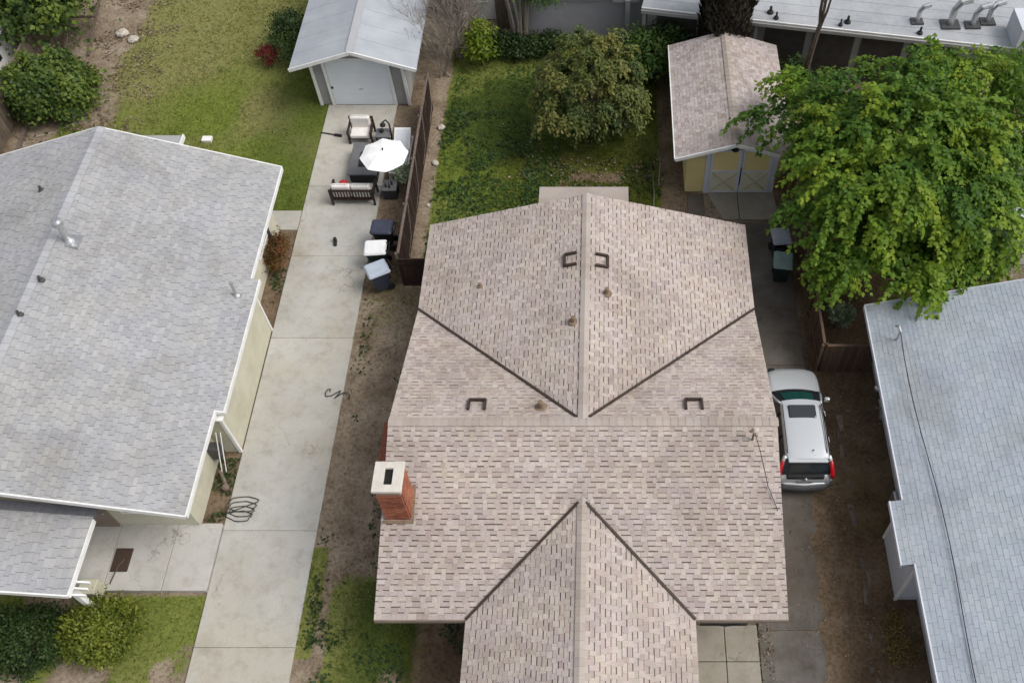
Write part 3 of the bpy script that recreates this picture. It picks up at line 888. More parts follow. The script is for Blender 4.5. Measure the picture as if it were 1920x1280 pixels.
# white fascia boards, rake boards, gutters
for nm, a, b in (('rake_board', (LR, LS_ - .02, LZR - .06), (LX, LS_ - .02, LZE - .06)), ('rake_board', (LW_, LS_ - .02, LZE - .06), (LR, LS_ - .02, LZR - .06)),
                 ('rake_board', (LR, LN_ + .02, LZR - .06), (LX, LN_ + .02, LZE - .06)), ('rake_board', (LW_, LN_ + .02, LZE - .06), (LR, LN_ + .02, LZR - .06)),
                 ('fascia', (LX + .02, LS_, LZE - .06), (LX + .02, BY0, LZE - .06)), ('fascia', (LX + .02, BY1, LZE - .06), (LX + .02, LN_, LZE - .06)),
                 ('fascia', (BX + .02, BY0 - .03, ze2 - .06), (BX + .02, BY1 + .03, ze2 - .06)), ('fascia', (LX, BY0 - .02, LZE - .07), (BX + .02, BY0 - .02, ze2 - .06)),
                 ('fascia', (PX + .02, PY0 - .02, PZ - .06), (PX + .02, 11.22, PZ - .06)), ('rake_board', (LR, PY0 - .02, PZ + pz * (PX - LR) - .06), (PX, PY0 - .02, PZ - .06))):
    mb = MB(); mb.beam(a, b, .04, .17); mb.build(nm, M_white, lh)
# soffit of the bay end, gable vent and south front
mb = MB(); mb.box(-12.55, -11.62, 14.45, 14.64, LZE - .3, LZE - .26); mb.build('soffit', M_white, bay)
mb = MB()
mb.add([(-22.8, 12.14, LZE - .15), (-12.56, 12.14, LZE - .15), (LR, 12.14, LZR - .2)], [(0, 1, 2)])
mb.build('gable_wall', M_cream, lh)
mb = MB(); mb.add([(-12.56, 24.31, LZE - .15), (-22.8, 24.31, LZE - .15), (LR, 24.31, LZR - .2)], [(0, 1, 2)]); mb.build('gable_wall', M_cream, lh)
def window(par, x, y, z, w, h, axis):
    """framed window proud of a wall; axis 'x' faces +x, 'y' faces -y"""
    mb = MB()
    if axis == 'x':
        mb.box(x, x + .05, y - w / 2 - .07, y + w / 2 + .07, z - .07, z); mb.box(x, x + .05, y - w / 2 - .07, y + w / 2 + .07, z + h, z + h + .07)
        for yy in (y - w / 2 - .07, y - .025, y + w / 2): mb.box(x, x + .05, yy, yy + .07, z, z + h)
    else:
        mb.box(x - w / 2 - .07, x + w / 2 + .07, y - .05, y, z - .07, z); mb.box(x - w / 2 - .07, x + w / 2 + .07, y - .05, y, z + h, z + h + .07)
        for xx in (x - w / 2 - .07, x - .025, x + w / 2): mb.box(xx, xx + .07, y - .05, y, z, z + h)
    fr = mb.build('window', M_white, par)
    mb = MB()
    if axis == 'x': mb.box(x - .02, x + .02, y - w / 2, y + w / 2, z, z + h)
    else: mb.box(x - w / 2, x + w / 2, y - .02, y + .02, z, z + h)
    mb.build('pane', M_glass, fr)
window(lh, -12.56, 22.6, 1.0, 1.1, 1.1, 'x'); window(lh, -13.9, 12.15, 1.1, 1.2, 1.1, 'y')
mb = MB(); mb.box(-15.9, -15.0, 12.08, 12.15, .15, 2.2); dr = mb.build('door', M_brownwall, lh)
mb = MB(); mb.lathe((-15.1, 12.05, 1.15), [(.03, -.03), (.04, 0), (.03, .03)], 8); mb.build('door_handle', M_metal, dr)
# flue, vent pipes
def lroofz(x): return LZR - abs(x - LR) * lp
z = lroofz(-17.05)
mb = MB(); mb.box(-17.35, -16.75, 19.6, 20.1, z - .15, z + .05); fl = mb.build('flue_base', M_metal, lh)
mb = MB(); mb.lathe((-17.05, 19.85, z), [(.2, 0), (.14, .1), (.1, .15), (.1, .75), (.17, .78), (.17, .95), (.08, 1.0)], 14); mb.build('flue_pipe', M_metal, fl, smooth=False)
z = lroofz(-12.05)
mb = MB(); mb.lathe((-12.08, 18.95, z), [(.16, -.02), (.12, .05), (.055, .12), (.05, .62), (.06, .63), (.06, .68)], 10); mb.build('vent_pipe', M_metal, lh)
for x, y in ((-17.35, 18.2), (-17.5, 16.85), (-18.9, 22.3)):
    mb = MB(); mb.lathe((x, y, lroofz(x)), [(.12, -.02), (.1, .04), (.05, .07), (.045, .2)], 9); mb.build('pipe_vent', M_bumper, lh)
mb = MB(); mb.slab([(-18.3, 24.2, 2.55), (-16.03, 24.2, 2.55), (-16.03, 26.9, 2.42), (-18.3, 26.9, 2.42)], .1); mb.build('rear_awning', M_shingle_l, lh)
mb = MB(); mb.box(-16.05, -15.99, 24.3, 26.93, 2.28, 2.45); mb.build('awning_board', M_white, lh)
# porch post, rafter tails and planter
mb = MB(); mb.box(-14.75, -14.6, 9.25, 9.4, .14, PZ - .12); mb.build('porch_post', M_white, lh)
for y in (9.12, 9.3, 9.48):
    mb = MB(); mb.beam((-14.9, y, 2.40), (-14.15, y, 2.26), .05, .11); mb.build('rafter_tail', M_white, lh)
mb = MB(); mb.rbox(-15.35, -14.85, 9.75, 10.2, .14, .7, .02); mb.build('porch_pier', M_cream, lh)
# meter set in the corner of the bay
mb = MB(); mb.box(-12.5, -12.2, 14.2, 14.5, .5, 1.1); mt = mb.build('meter_box', M_bumper, lh)
for dx in (0, .14):
    mb = MB(); mb.tube([(-12.15 + dx, 14.55, 1.6), (-12.2 + dx, 14.2, .9), (-12.25 + dx, 13.9, .25)], .017, 7); mb.build('pipe', M_white, mt)
mb = MB(); mb.tube([(-12.3, 13.9, .3), (-12.1, 13.6, .3), (-12.05, 13.45, .1)], .05, 8); mb.lathe((-12.05, 13.4, .05), [(.1, 0), (.12, .15), (.05, .22)], 10); mb.build('gas_valve', M_rail, mt)
mb = MB(); mb.tube([(-12.47, 23.3, 0), (-12.47, 23.3, 2.3)], .06, 8); mb.build('downspout', M_bumper, lh)

# ---- the right house ---------------------------------------------------------------
RX, RRX, RN, RS = 8.38, 15.0, 18.7, 0.5
RZE = 2.62
rp = .285
RZR = RZE + (RRX - RX) * rp
rh = thing('blue_grey_roof_house', (12, 10, 0), 'white walled house with pale blue-grey shingle roof on the right', 'house')
mb = MB(); mb.box(9.1, 20.9, RS + .4, 18.2, 0, RZE - .13); mb.build('wall', M_stucco_p, rh)
mb = MB(); mb.add([(9.1, 18.21, RZE - .14), (20.9, 18.21, RZE - .14), (RRX, 18.21, RZR - .18)], [(0, 1, 2)]); mb.build('gable_wall', M_stucco_p, rh)
RBX, RBY0, RBY1 = 8.04, 9.88, 11.79
zb2 = RZE - (RX - RBX) * rp
mb = MB(); mb.box(8.46, 9.097, 9.83, 11.78, 0, RZE - .16); rb = mb.build('bay', M_stucco_p, rh)
for y in (9.79, 11.74):
    mb = MB(); mb.box(8.42, 8.5, y, y + .08, 0, RZE - .15); mb.build('corner_board', M_white, rb)
mb = MB()
mb.slab([(RX, RS, RZE), (RRX, RS, RZR), (RRX, RN, RZR), (RX, RN, RZE)], .14)
mb.slab([(RRX, RS, RZR), (2 * RRX - RX, RS, RZE), (2 * RRX - RX, RN, RZE), (RRX, RN, RZR)], .14)
mb.slab([(RBX, RBY0, zb2), (RX + .02, RBY0, RZE + .02 * rp), (RX + .02, RBY1, RZE + .02 * rp), (RBX, RBY1, zb2)], .12)
rroof = mb.build('roof', M_deck_r, rh)
S3 = Shingler(slot=.004, thick=.011, ragged=.003, gap=.005, tabs=.31)
DR = unit((RRX - RX, 0, RZR - RZE)); LRr = math.hypot(RRX - RX, RZR - RZE)
S3.plane((RX, RN, RZE), (0, -1, 0), DR, [(0, 0), (RN - RS, 0), (RN - RS, LRr), (0, LRr)])
e3 = math.hypot(RX - RBX, RZE - zb2)
S3.plane((RBX, RBY1, zb2), (0, -1, 0), DR, [(0, 0), (RBY1 - RBY0, 0), (RBY1 - RBY0, e3), (0, e3)])
S3.finish(rroof, M_shingle_r)
for a, b in (((RX - .02, RS, RZE - .06), (RX - .02, RBY0, RZE - .06)), ((RX - .02, RBY1, RZE - .06), (RX - .02, RN, RZE - .06)), ((RBX - .02, RBY0, zb2 - .06), (RBX - .02, RBY1, zb2 - .06))):
    mb = MB(); mb.beam(a, b, .04, .16); mb.build('fascia', M_stucco_p, rh)
mb = MB(); mb.beam((RX, RN + .02, RZE - .06), (RRX, RN + .02, RZR - .06), .04, .16); mb.build('rake_board', M_stucco_p, rh)
def rroofz(x): return RZE + (x - RX) * rp
z = rroofz(9.05)
mb = MB(); mb.tube([(9.1, 17.2, z - .1), (9.1, 17.2, z + .5), (9.05, 17.3, z + .6), (8.98, 17.38, z + .5)], .04, 8); mst = mb.build('service_mast', M_metal, rh)
pts = []
for i in range(15):
    t = i / 14
    x = 9.1 + .18 * math.sin(t * 2.2) - .05 * math.sin(t * 9); y = 17.2 - 11.8 * t
    pts.append((x, y, rroofz(x) + .06 + .4 * (1 - t) ** 6))
mb = MB(); mb.tube(pts, .014, 5); mb.build('wire', M_dark, mst)
mb = MB(); mb.rbox(8.8, 9.08, 16.2, 16.6, .9, 1.6, .03); me_ = mb.build('electric_meter', M_bumper, rh)
mb = MB(); mb.tube([(8.75, 16.0, .7), (8.8, 15.8, 1.0), (8.9, 15.75, .4)], .05, 8); mb.lathe((8.75, 16.4, 1.2), [(.12, 0), (.12, .1), (.06, .14)], 10); mb.build('meter_dial', M_metal, me_)
mb = MB(); mb.rbox(8.72, 8.95, 12.6, 12.95, .2, .9, .05); mb.build('utility_box', M_metal, rh)

# ------------------------------------------------------------------ garages
# left: gabled garage at the end of the driveway
GX0, GX1, GR, GY0, GY1, GZ, GZR = -12.85, -7.72, -10.22, 30.85, 41.5, 2.3, 3.15
lg = thing('grey_garage', (GR, 34, 0), 'small grey garage with white overhead door at the end of the driveway', 'garage')
mb = MB(); mb.box(-12.14, -8.42, 31.42, 41, 0, 2.25)
mb.build('wall', M_greywall, lg)
mb = MB(); mb.add([(-12.14, 31.41, 2.25), (-8.42, 31.41, 2.25), (GR, 31.41, 2.95)], [(0, 1, 2)]); mb.build('gable_wall', M_greywall, lg)
mb = MB()
mb.slab([(GX0, GY0, GZ), (GR, GY0, GZR), (GR, GY1, GZR), (GX0, GY1, GZ)], .1)
mb.slab([(GR, GY0, GZR), (GX1, GY0, GZ), (GX1, GY1, GZ), (GR, GY1, GZR)], .1)
gr = mb.build('roof', M_roll, lg)
for i, y in enumerate(np.arange(31.8, 41, .95)):        # laps of the rolled sheets
    for a, b in (((GX0, y, GZ), (GR, y, GZR)), ((GR, y, GZR), (GX1, y, GZ))):
        q = MB(); q.beam(Vector(a) + Vector((0, 0, .004)), Vector(b) + Vector((0, 0, .004)), .03, .008); q.build('sheet_lap', M_roll, gr)
q = MB(); q.beam((GR, GY0, GZR + .01), (GR, GY1, GZR + .01), .3, .02); q.build('ridge_strip', M_cap_l, gr)
for a, b in (((GX0, GY0 - .02, GZ - .05), (GR, GY0 - .02, GZR - .05)), ((GR, GY0 - .02, GZR - .05), (GX1, GY0 - .02, GZ - .05))):
    q = MB(); q.beam(a, b, .05, .15); q.build('rake_board', M_white, lg)
for x in (-12.14, -11.62, -8.98, -8.42):
    q = MB(); q.box(x - .06, x + .06, 31.34, 31.4, 0, 2.32 + (.05 if abs(x - GR) < 1.6 else 0)); q.build('trim_board', M_white, lg)
q = MB(); q.box(-11.56, -9.04, 31.36, 31.40, 2.3, 2.42); q.build('door_header', M_white, lg)
mb = MB(); mb.box(-11.55, -9.05, 31.375, 31.415, .03, 2.3); gd = mb.build('garage_door', M_doorwhite, lg)
for k in range(4):
    q = MB(); q.rbox(-11.53, -9.07, 31.36, 31.40, .05 + k * .563, .05 + k * .563 + .553, .004); q.build('door_panel', M_doorwhite, gd)
q = MB(); q.box(-10.38, -10.22, 31.33, 31.36, .86, .9); q.build('door_handle', M_metal, gd)
q = MB(); q.box(-11.53, -11.45, 31.33, 31.36, .9, 1.0); q.build('latch', M_dark, gd)

# right: yellow garage with pink shingle roof
YX0, YX1, YRX, YY0, YY1, YZ, YZR = 2.5, 6.92, 4.71, 25.78, 32.35, 2.3, 3.02
yg = thing('yellow_garage', (YRX, 29, 0), 'yellow garage with crossed swing doors and pale pink shingle roof under the big tree', 'garage')
mb = MB(); mb.box(3.02, 6.45, 26.33, 32.0, 0, 2.25); mb.build('wall', M_yellow, yg)
mb = MB(); mb.add([(3.02, 26.32, 2.25), (6.45, 26.32, 2.25), (YRX, 26.32, 2.85)], [(0, 1, 2)]); mb.build('gable_wall', M_yellow, yg)
mb = MB()
mb.slab([(YX0, YY0, YZ), (YRX, YY0, YZR), (YRX, YY1, YZR), (YX0, YY1, YZ)], .11)
mb.slab([(YRX, YY0, YZR), (YX1, YY0, YZ), (YX1, YY1, YZ), (YRX, YY1, YZR)], .11)
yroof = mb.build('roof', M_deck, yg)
S4 = Shingler(slot=.03, thick=.013, expo=.143)
LYr = math.hypot(YRX - YX0, YZR - YZ)
S4.plane((YX0, YY1, YZ), (0, -1, 0), unit((YRX - YX0, 0, YZR - YZ)), [(0, 0), (YY1 - YY0, 0), (YY1 - YY0, LYr), (0, LYr)])
S4.plane((YX1, YY0, YZ), (0, 1, 0), unit((YRX - YX1, 0, YZR - YZ)), [(0, 0), (YY1 - YY0, 0), (YY1 - YY0, LYr), (0, LYr)])
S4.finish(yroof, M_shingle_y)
ypi = (YZR - YZ) / (YRX - YX0)
ridge_caps(yroof, (YRX, YY0, YZR), (YRX, YY1, YZR), .15, ypi, ypi, M_cap, .25)
for a, b in (((YX0, YY0 - .02, YZ - .05), (YRX, YY0 - .02, YZR - .05)), ((YRX, YY0 - .02, YZR - .05), (YX1, YY0 - .02, YZ - .05))):
    q = MB(); q.beam(a, b, .05, .14); q.build('rake_board', M_white, yg)
q = MB(); q.beam((YX0 - .02, YY0, YZ - .05), (YX0 - .02, YY1, YZ - .05), .04, .13); q.build('fascia', M_white, yg)
q = MB(); q.box(3.72, 3.9, 26.25, 26.32, 0, 2.5); q.build('door_post', M_bluegrey_trim, yg)
q = MB(); q.box(6.28, 6.46, 26.25, 26.32, 0, 2.4); q.build('door_post', M_bluegrey_trim, yg)
for x0, x1 in ((3.91, 5.08), (5.11, 6.27)):
    q = MB(); q.box(x0, x1, 26.27, 26.315, .04, 2.3); dd = q.build('swing_door', M_yellow, yg)
    for a, b_, c, d in ((x0, x0 + .09, .05, 2.3), (x1 - .12, x1, .05, 2.3)):
        q = MB(); q.box(a, b_, 26.235, 26.27, c, d); q.build('door_stile', M_bluegrey_trim, dd)
    for zz in (.05, 1.12, 2.2):
        q = MB(); q.box(x0 + .09, x1 - .12, 26.24, 26.27, zz, zz + .09); q.build('door_rail', M_bluegrey_trim, dd)
    for s in (0, 1):
        za, zb = (.15, 1.11) if s else (1.11, .15)
        q = MB(); q.beam((x0 + .1, 26.255 - s * .004, za), (x1 - .13, 26.255 - s * .004, zb), .03, .07, (0, 1, 0)); q.build('cross_brace', M_cream, dd)
    q = MB(); q.box(x0 + .09, x1 - .12, 26.258, 26.268, .14, 1.12); q.build('lower_panel', M_lowpanel, dd)
q = MB(); q.box(5.075, 5.115, 26.2, 26.235, .5, 1.4); q.build('door_bolt', M_dark, yg)
q = MB(); q.lathe((4.72, 26.0, 2.58), [(.03, .2), (.05, .1), (.13, .06), (.14, -.04), (.08, -.1)], 12); q.build('flood_lamp', M_dark, yg)

# ------------------------------------------------------------------ buildings along the back
# long pale metal roof, turned a little from the street grid
A0, A1 = Vector((1.4, 34.0, 2.9)), Vector((24.0, 30.0, 2.9))
ud = (A1 - A0); ud.z = 0; ud.normalize(); vd = Vector((-ud.y, ud.x, 0))
bb = thing('long_back_building', (12, 36, 0), 'long low building with pale metal roof along the back of the lots', 'building')
def bp(u, v, z): return tuple(Vector((A0.x, A0.y, 0)) + ud * u + vd * v + Vector((0, 0, z)))
LEN = (A1 - A0).length
mb = MB(); mb.slab([bp(0, 0, 2.9), bp(LEN, 0, 2.9), bp(LEN, 14, 3.75), bp(0, 14, 3.75)], .16)
broof = mb.build('roof', mottled('pale_metal_roof', (0.30, 0.315, 0.335), (0.43, 0.445, 0.465), .5, .6, fine=6), bb)
for k in range(1, 22):
    q = MB(); q.beam(bp(.3, k * .62, 2.905 + k * .62 * .0607), bp(LEN - .3, k * .62, 2.905 + k * .62 * .0607), .035, .012); q.build('roof_seam', MATS['pale_metal_roof'], broof)
q = MB(); q.beam(bp(0, -.08, 2.8), bp(LEN, -.08, 2.8), .12, .14); q.build('gutter', M_greywall, bb)
q = MB(); q.beam(bp(0, -.01, 2.92), bp(LEN, -.01, 2.92), .05, .05); q.build('drip_edge', M_white, bb)
mb = MB(); mb.add([bp(.2, .5, 0), bp(LEN, .5, 0), bp(LEN, .5, 2.75), bp(.2, .5, 2.75), bp(.2, 13, 0), bp(LEN, 13, 0), bp(LEN, 13, 2.8), bp(.2, 13, 2.8)], [(0, 1, 2, 3), (1, 5, 6, 2), (5, 4, 7, 6), (4, 0, 3, 7)])
mb.build('wall', M_greywall, bb)
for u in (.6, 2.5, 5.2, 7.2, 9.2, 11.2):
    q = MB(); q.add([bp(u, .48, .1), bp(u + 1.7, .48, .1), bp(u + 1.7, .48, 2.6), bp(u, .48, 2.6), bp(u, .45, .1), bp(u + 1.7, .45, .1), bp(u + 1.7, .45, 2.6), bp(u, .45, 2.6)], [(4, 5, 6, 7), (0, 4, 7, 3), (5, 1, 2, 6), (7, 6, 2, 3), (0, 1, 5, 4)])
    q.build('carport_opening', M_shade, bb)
for u in (.1, 4.8):
    q = MB(); q.beam(bp(u, .1, 0), bp(u, .1, 2.75), .14, .14); q.build('eave_post', M_greywall, bb)
def brz(v): return 2.9 + v * .0607
def uv_of(x, y):
    d = Vector((x - A0.x, y - A0.y, 0)); return d.dot(ud), d.dot(vd)
for x, y, s in ((6.71, 33.63, .9), (9.81, 33.0, .9), (6.86, 32.96, .7), (9.46, 32.6, .6), (12.64, 32.3, .8)):
    u, v = uv_of(x, y); v = max(v, .25)
    q = MB(); c = bp(u, v, brz(v)); q.lathe(c, [(.16 * s, 0), (.14 * s, .08), (.06 * s, .1), (.06 * s, .3)], 10); q.build('roof_vent', M_dark, bb)
for x, y, s in ((12.64, 33.0, 1.0), (13.95, 32.8, 1.5), (14.85, 32.75, 1.2), (15.5, 32.95, 1.2)):
    u, v = uv_of(x, y)
    c = Vector(bp(u, v, brz(v)))
    q = MB(); q.tube([c, c + Vector((0, 0, .5 * s)), c + Vector((.12 * s, 0, .72 * s)), c + Vector((.38 * s, .05, .78 * s))], [.09 * s, .09 * s, .1 * s, .11 * s], 10); ex = q.build('exhaust_duct', M_metal, bb)
    q = MB(); q.box(c.x - .25 * s, c.x + .25 * s, c.y - .2 * s, c.y + .2 * s, c.z - .02, c.z + .06); q.build('duct_curb', M_bumper, ex)
q = MB(); q.box(16.2, 18.0, 31.2, 32.6, 2.9, 3.9); sk = q.build('roof_unit', M_stucco_p, bb)
for k in range(2):
    q = MB(); q.box(16.5 + k * .8, 17.0 + k * .8, 31.16, 31.22, 3.1, 3.7); q.build('unit_window', M_glass, sk)

# grey flat-roofed extension
gb = thing('grey_flat_building', (-1, 38, 0), 'plain grey flat-roofed building behind the middle yard with a dome vent', 'building')
M_gflat = mottled('grey_flat_roof', (0.27, 0.265, 0.285), (0.33, 0.325, 0.345), .6, .85, fine=12)
mb = MB(); mb.box(-4.2, 1.5, 35.6, 45, 0, 2.2); mb.build('wall', M_gflat, gb)
mb = MB(); mb.box(-4.3, .15, 35.5, 45, 2.203, 2.32); mb.build('roof', M_gflat, gb)
mb = MB(); mb.box(.2, 1.38, 35.35, 45, 2.203, 2.75); mb.build('parapet', M_gflat, gb)
q = MB(); q.rbox(.1, 1.40, 35.3, 45, 2.755, 2.84, .02); q.build('coping', M_greywall, gb)
q = MB(); q.box(.75, .95, 35.2, 35.34, 0, 2.4); q.build('downspout', M_greywall, gb)
q = MB(); q.lathe((-2.2, 36.3, 2.32), [(.22, 0), (.22, .06), (.17, .14), (.08, .2)], 14); q.build('dome_vent', M_metal, gb)
for y in (35.7, 36.3): 
    q = MB(); q.rbox(-.35, .05, y, y + .22, 2.32, 2.46, .03); q.build('roof_curb', M_greywall, gb)
# white wall with window further left
wb = thing('white_back_shed', (-6.3, 38, 0), 'white shed wall behind the bare branches at the back fence', 'shed')
mb = MB(); mb.box(-7.3, -5.1, 37.2, 40, 0, 2.5); mb.build('wall', M_white, wb)
mb = MB(); mb.slab([(-7.5, 37.0, 2.5), (-4.9, 37.0, 2.5), (-4.9, 40.2, 2.8), (-7.5, 40.2, 2.8)], .1); mb.build('roof', M_roll, wb)
window(wb, -5.9, 37.2, 1.0, .7, .7, 'y')
q = MB(); q.box(-5.05, -4.4, 36.6, 36.7, 0, 2.4); q.build('side_panel', M_fence_old, wb)
# white shed at the right edge beyond the tree
sb = thing('white_garden_shed', (15.6, 23.6, 0), 'white garden shed at the right edge beyond the big tree', 'shed')
mb = MB(); mb.box(14.6, 17.5, 22.6, 25.2, 0, 2.0); mb.build('wall', M_stucco_p, sb)
mb = MB(); mb.slab([(14.4, 22.4, 2.0), (17.7, 22.4, 2.0), (17.7, 25.4, 2.3), (14.4, 25.4, 2.3)], .1); mb.build('roof', M_stucco_p, sb)
q = MB(); q.box(15.2, 16.0, 22.56, 22.6, .05, 1.9); q.build('door', M_white, sb)

# ------------------------------------------------------------------ fences
def plank_fence(name, a, b, h, label, mplank, mrail, pw=.145, groups=None, posts=2.4, rail_top=True):
    a, b = Vector((*a, 0)), Vector((*b, 0))
    L = (b - a).length; d = (b - a) / L
    t = thing(name, tuple((a + b) / 2), label, 'fence', groups)
    n = int(L / pw)
    me = {}
    ang = math.atan2(d.y, d.x)
    for i in range(n):
        hh = h + random.uniform(-.03, .03)
        k = round(hh, 2)
        if k not in me:
            q = MB(); q.box(.004, pw - .004, -.01, .01, 0, k)
            me[k] = bpy.data.meshes.new('plank'); me[k].from_pydata(q.v, [], q.f); me[k].materials.append(mplank)
        o = link_mesh('plank', me[k], t)
        o.location = a + d * (i * L / n) - BASE[t.name] + Vector((0, 0, 0)) + Vector((-d.y, d.x, 0)) * random.uniform(-.006, .006)
        o.rotation_euler = (random.uniform(-.015, .015), 0, ang)
    nrm = Vector((-d.y, d.x, 0))
    m = int(L / posts) + 1
    for i in range(m + 1):
        p = a + d * (L * i / m) + nrm * .06
        q = MB(); q.box(p.x - .045, p.x + .045, p.y - .045, p.y + .045, 0, h + .05); q.build('post', mrail, t)
    for z in ((h + .03, .35) if rail_top else (h - .3, .35)):
        q = MB(); q.beam(a + Vector((0, 0, z)) + nrm * (.0 if z > h else .035), b + Vector((0, 0, z)) + nrm * (.0 if z > h else .035), .09 if z > h else .04, .04 if z > h else .09); q.build('rail', mrail, t)
    return t
fn = plank_fence('plank_fence', (-7.42, 21.75), (-7.42, 31.2), 1.62, 'dark brown plank fence with top rail between driveway and middle yard', M_fence, M_rail)
# wire braces looped along the top
for i in range(4):
    y = 22.0 + i * 2.35
    q = MB(); q.tube([(-7.38, y + 2.3, 1.72), (-7.2, y + 1.1, 1.05), (-7.24, y + .35, .75)], .013, 5); q.build('brace_wire', M_rail, fn)
    q = MB(); q.tube([(-7.42, y, 1.68), (-7.42, y + 1.15, 1.64), (-7.42, y + 2.35, 1.70)], .02, 5); q.build('top_wire', M_rail, fn)
gt = thing('wooden_gate', (-7.0, 21.6, 0), 'dark wooden gate between the plank fence and the tan roof house', 'gate')
for i in range(7):
    q = MB(); q.box(-7.46 + i * .14, -7.46 + i * .14 + .132, 21.55, 21.58, .06, 1.5 + random.uniform(-.015, .015)); q.build('plank', M_fence, gt)
for z in (.3, 1.25):
    q = MB(); q.box(-7.46, -6.48, 21.515, 21.549, z, z + .1); q.build('rail', M_fence, gt)
q = MB(); q.box(-7.45, -6.47, 21.54, 21.6, 1.525, 1.56); q.build('cap_rail', M_fence, gt)
plank_fence('plank_fence', (7.25, 17.85), (8.9, 17.85), 1.55, 'short brown plank fence beside the blue-grey roof house', M_fence_b, M_fence_b)
plank_fence('plank_fence', (7.18, 17.9), (7.18, 27.4), 1.5, 'brown plank fence along the side driveway under the big tree', M_fence_b, M_fence_b)
plank_fence('plank_fence', (-24.75, 26.6), (-24.75, 43), 1.65, 'old weathered plank fence along the far left edge', M_fence_old, M_fence_old)
# low timber frame near the far left fence
tf = thing('timber_trellis', (-23.7, 36, 0), 'leaning timber trellis frame beside the old fence at far left', 'trellis')
for a, b in (((-24.1, 34.4, 0), (-24.2, 37.8, 1.5)), ((-23.1, 34.6, 0), (-23.0, 38.2, 1.3)), ((-24.15, 36.2, .85), (-23.05, 36.4, .75)), ((-24.0, 34.6, .1), (-23.05, 37.0, .9))):
    q = MB(); q.beam(a, b, .09, .09); q.build('timber', M_fence_old, tf)
mb = MB(); mb.beam((-23.95, 27.3, .07), (-24.2, 30.3, .1), .13, .14); tag(mb.build('timber_edging', M_rail), 'weathered timber lying beside the old fence at far left', 'timber')

# pale vehicle corner beyond the left fence
tr = thing('white_trailer', (-27.0, 34.0, 0), 'white rounded trailer corner beyond the fence at the left edge', 'trailer')
q = MB(); q.rbox(-28.6, -25.9, 31.2, 35.2, .5, 1.9, .3); tbx = q.build('body', M_white, tr, smooth=False)
q = MB(); q.tube([(-25.9, 33.0, 1.5), (-25.75, 33.6, 1.85), (-25.8, 34.6, 2.0), (-26.3, 35.2, 2.0)], .06, 8); q.build('grab_rail', M_white, tr)
for y in (32.2, 34.2):
    q = MB(); q.tube([(-26.2, y, .35), (-25.95, y, .35)], .33, 16); q.build('wheel', M_rubber, tr)
q = MB(); q.box(-25.93, -25.88, 32.0, 33.2, 1.0, 1.45); q.build('window', M_glass, tbx)

# ------------------------------------------------------------------ vegetation
LEAF_LOBED = np.array([(0, 0, 0), (.32, .18, .03), (.5, .48, -.05), (.24, .55, .04), (.22, .86, -.03), (0, 1.05, -.10), (-.22, .86, -.03), (-.24, .55, .04), (-.5, .48, -.05), (-.32, .18, .03)])
LEAF_OVAL = np.array([(0, 0, 0), (.24, .35, .05), (.20, .7, .02), (0, 1, -.12), (-.20, .7, .02), (-.24, .35, .05)])
LEAF_LONG = np.array([(0, 0, 0), (.13, .4, .03), (0, 1, -.15), (-.13, .4, .03)])
BLADE = np.array([(-.07, 0, 0), (.07, 0, 0), (0, 1, .12)])
def leaf_mesh(name, pos, direc, up, size, rnd, shape, mat, parent=None, base=None):
    """one polygon per leaf: pos base point, direc along leaf, up leaf normal"""
    n = len(pos)
    d = direc / (np.linalg.norm(direc, axis=1, keepdims=True) + 1e-9)
    s = np.cross(d, up); s /= (np.linalg.norm(s, axis=1, keepdims=True) + 1e-9)
    u = np.cross(s, d)
    V = pos[:, None, :] + size[:, None, None] * (shape[None, :, 0:1] * s[:, None, :] + shape[None, :, 1:2] * d[:, None, :] + shape[None, :, 2:3] * u[:, None, :])
    k = len(shape)
    return np_mesh(name, V.reshape(-1, 3), np.arange(n * k), k, mat, parent, rnd, base)
def rand_dirs(n):
    v = rng.normal(size=(n, 3)); return v / np.linalg.norm(v, axis=1, keepdims=True)
def crown_points(c, r, n_clump, n_leaf, clump_r, shell=.55, droop=0.0, flat=1.0, squash_low=.5):
    """clumps spread through an ellipsoid's outer part, leaves spread in each clump; returns positions, outward dirs and clump index"""
    c = np.array(c); r = np.array(r)
    P, Dr, K = [], [], []
    dirs = rand_dirs(n_clump * 3)
    dirs = dirs[dirs[:, 2] > -squash_low][:n_clump]
    for i, d in enumerate(dirs):
        rad = shell + (1 - shell) * rng.random() ** .6
        wob = 0.78 + 0.42 * rng.random()
        cc = c + d * r * rad * wob
        m = int(n_leaf * (0.6 + .8 * rng.random()))
        q = rng.normal(size=(m, 3)) * clump_r * np.array([1, 1, .6 * flat]) * (0.7 + .6 * rng.random())
        out = q / (np.linalg.norm(q, axis=1, keepdims=True) + 1e-6) * .6 + d * .7
        q[:, 2] -= droop * (q[:, 0] ** 2 + q[:, 1] ** 2) / max(clump_r, .01)
        P.append(cc + q); Dr.append(out); K.append(np.full(m, i))
    return np.concatenate(P), np.concatenate(Dr), np.concatenate(K)
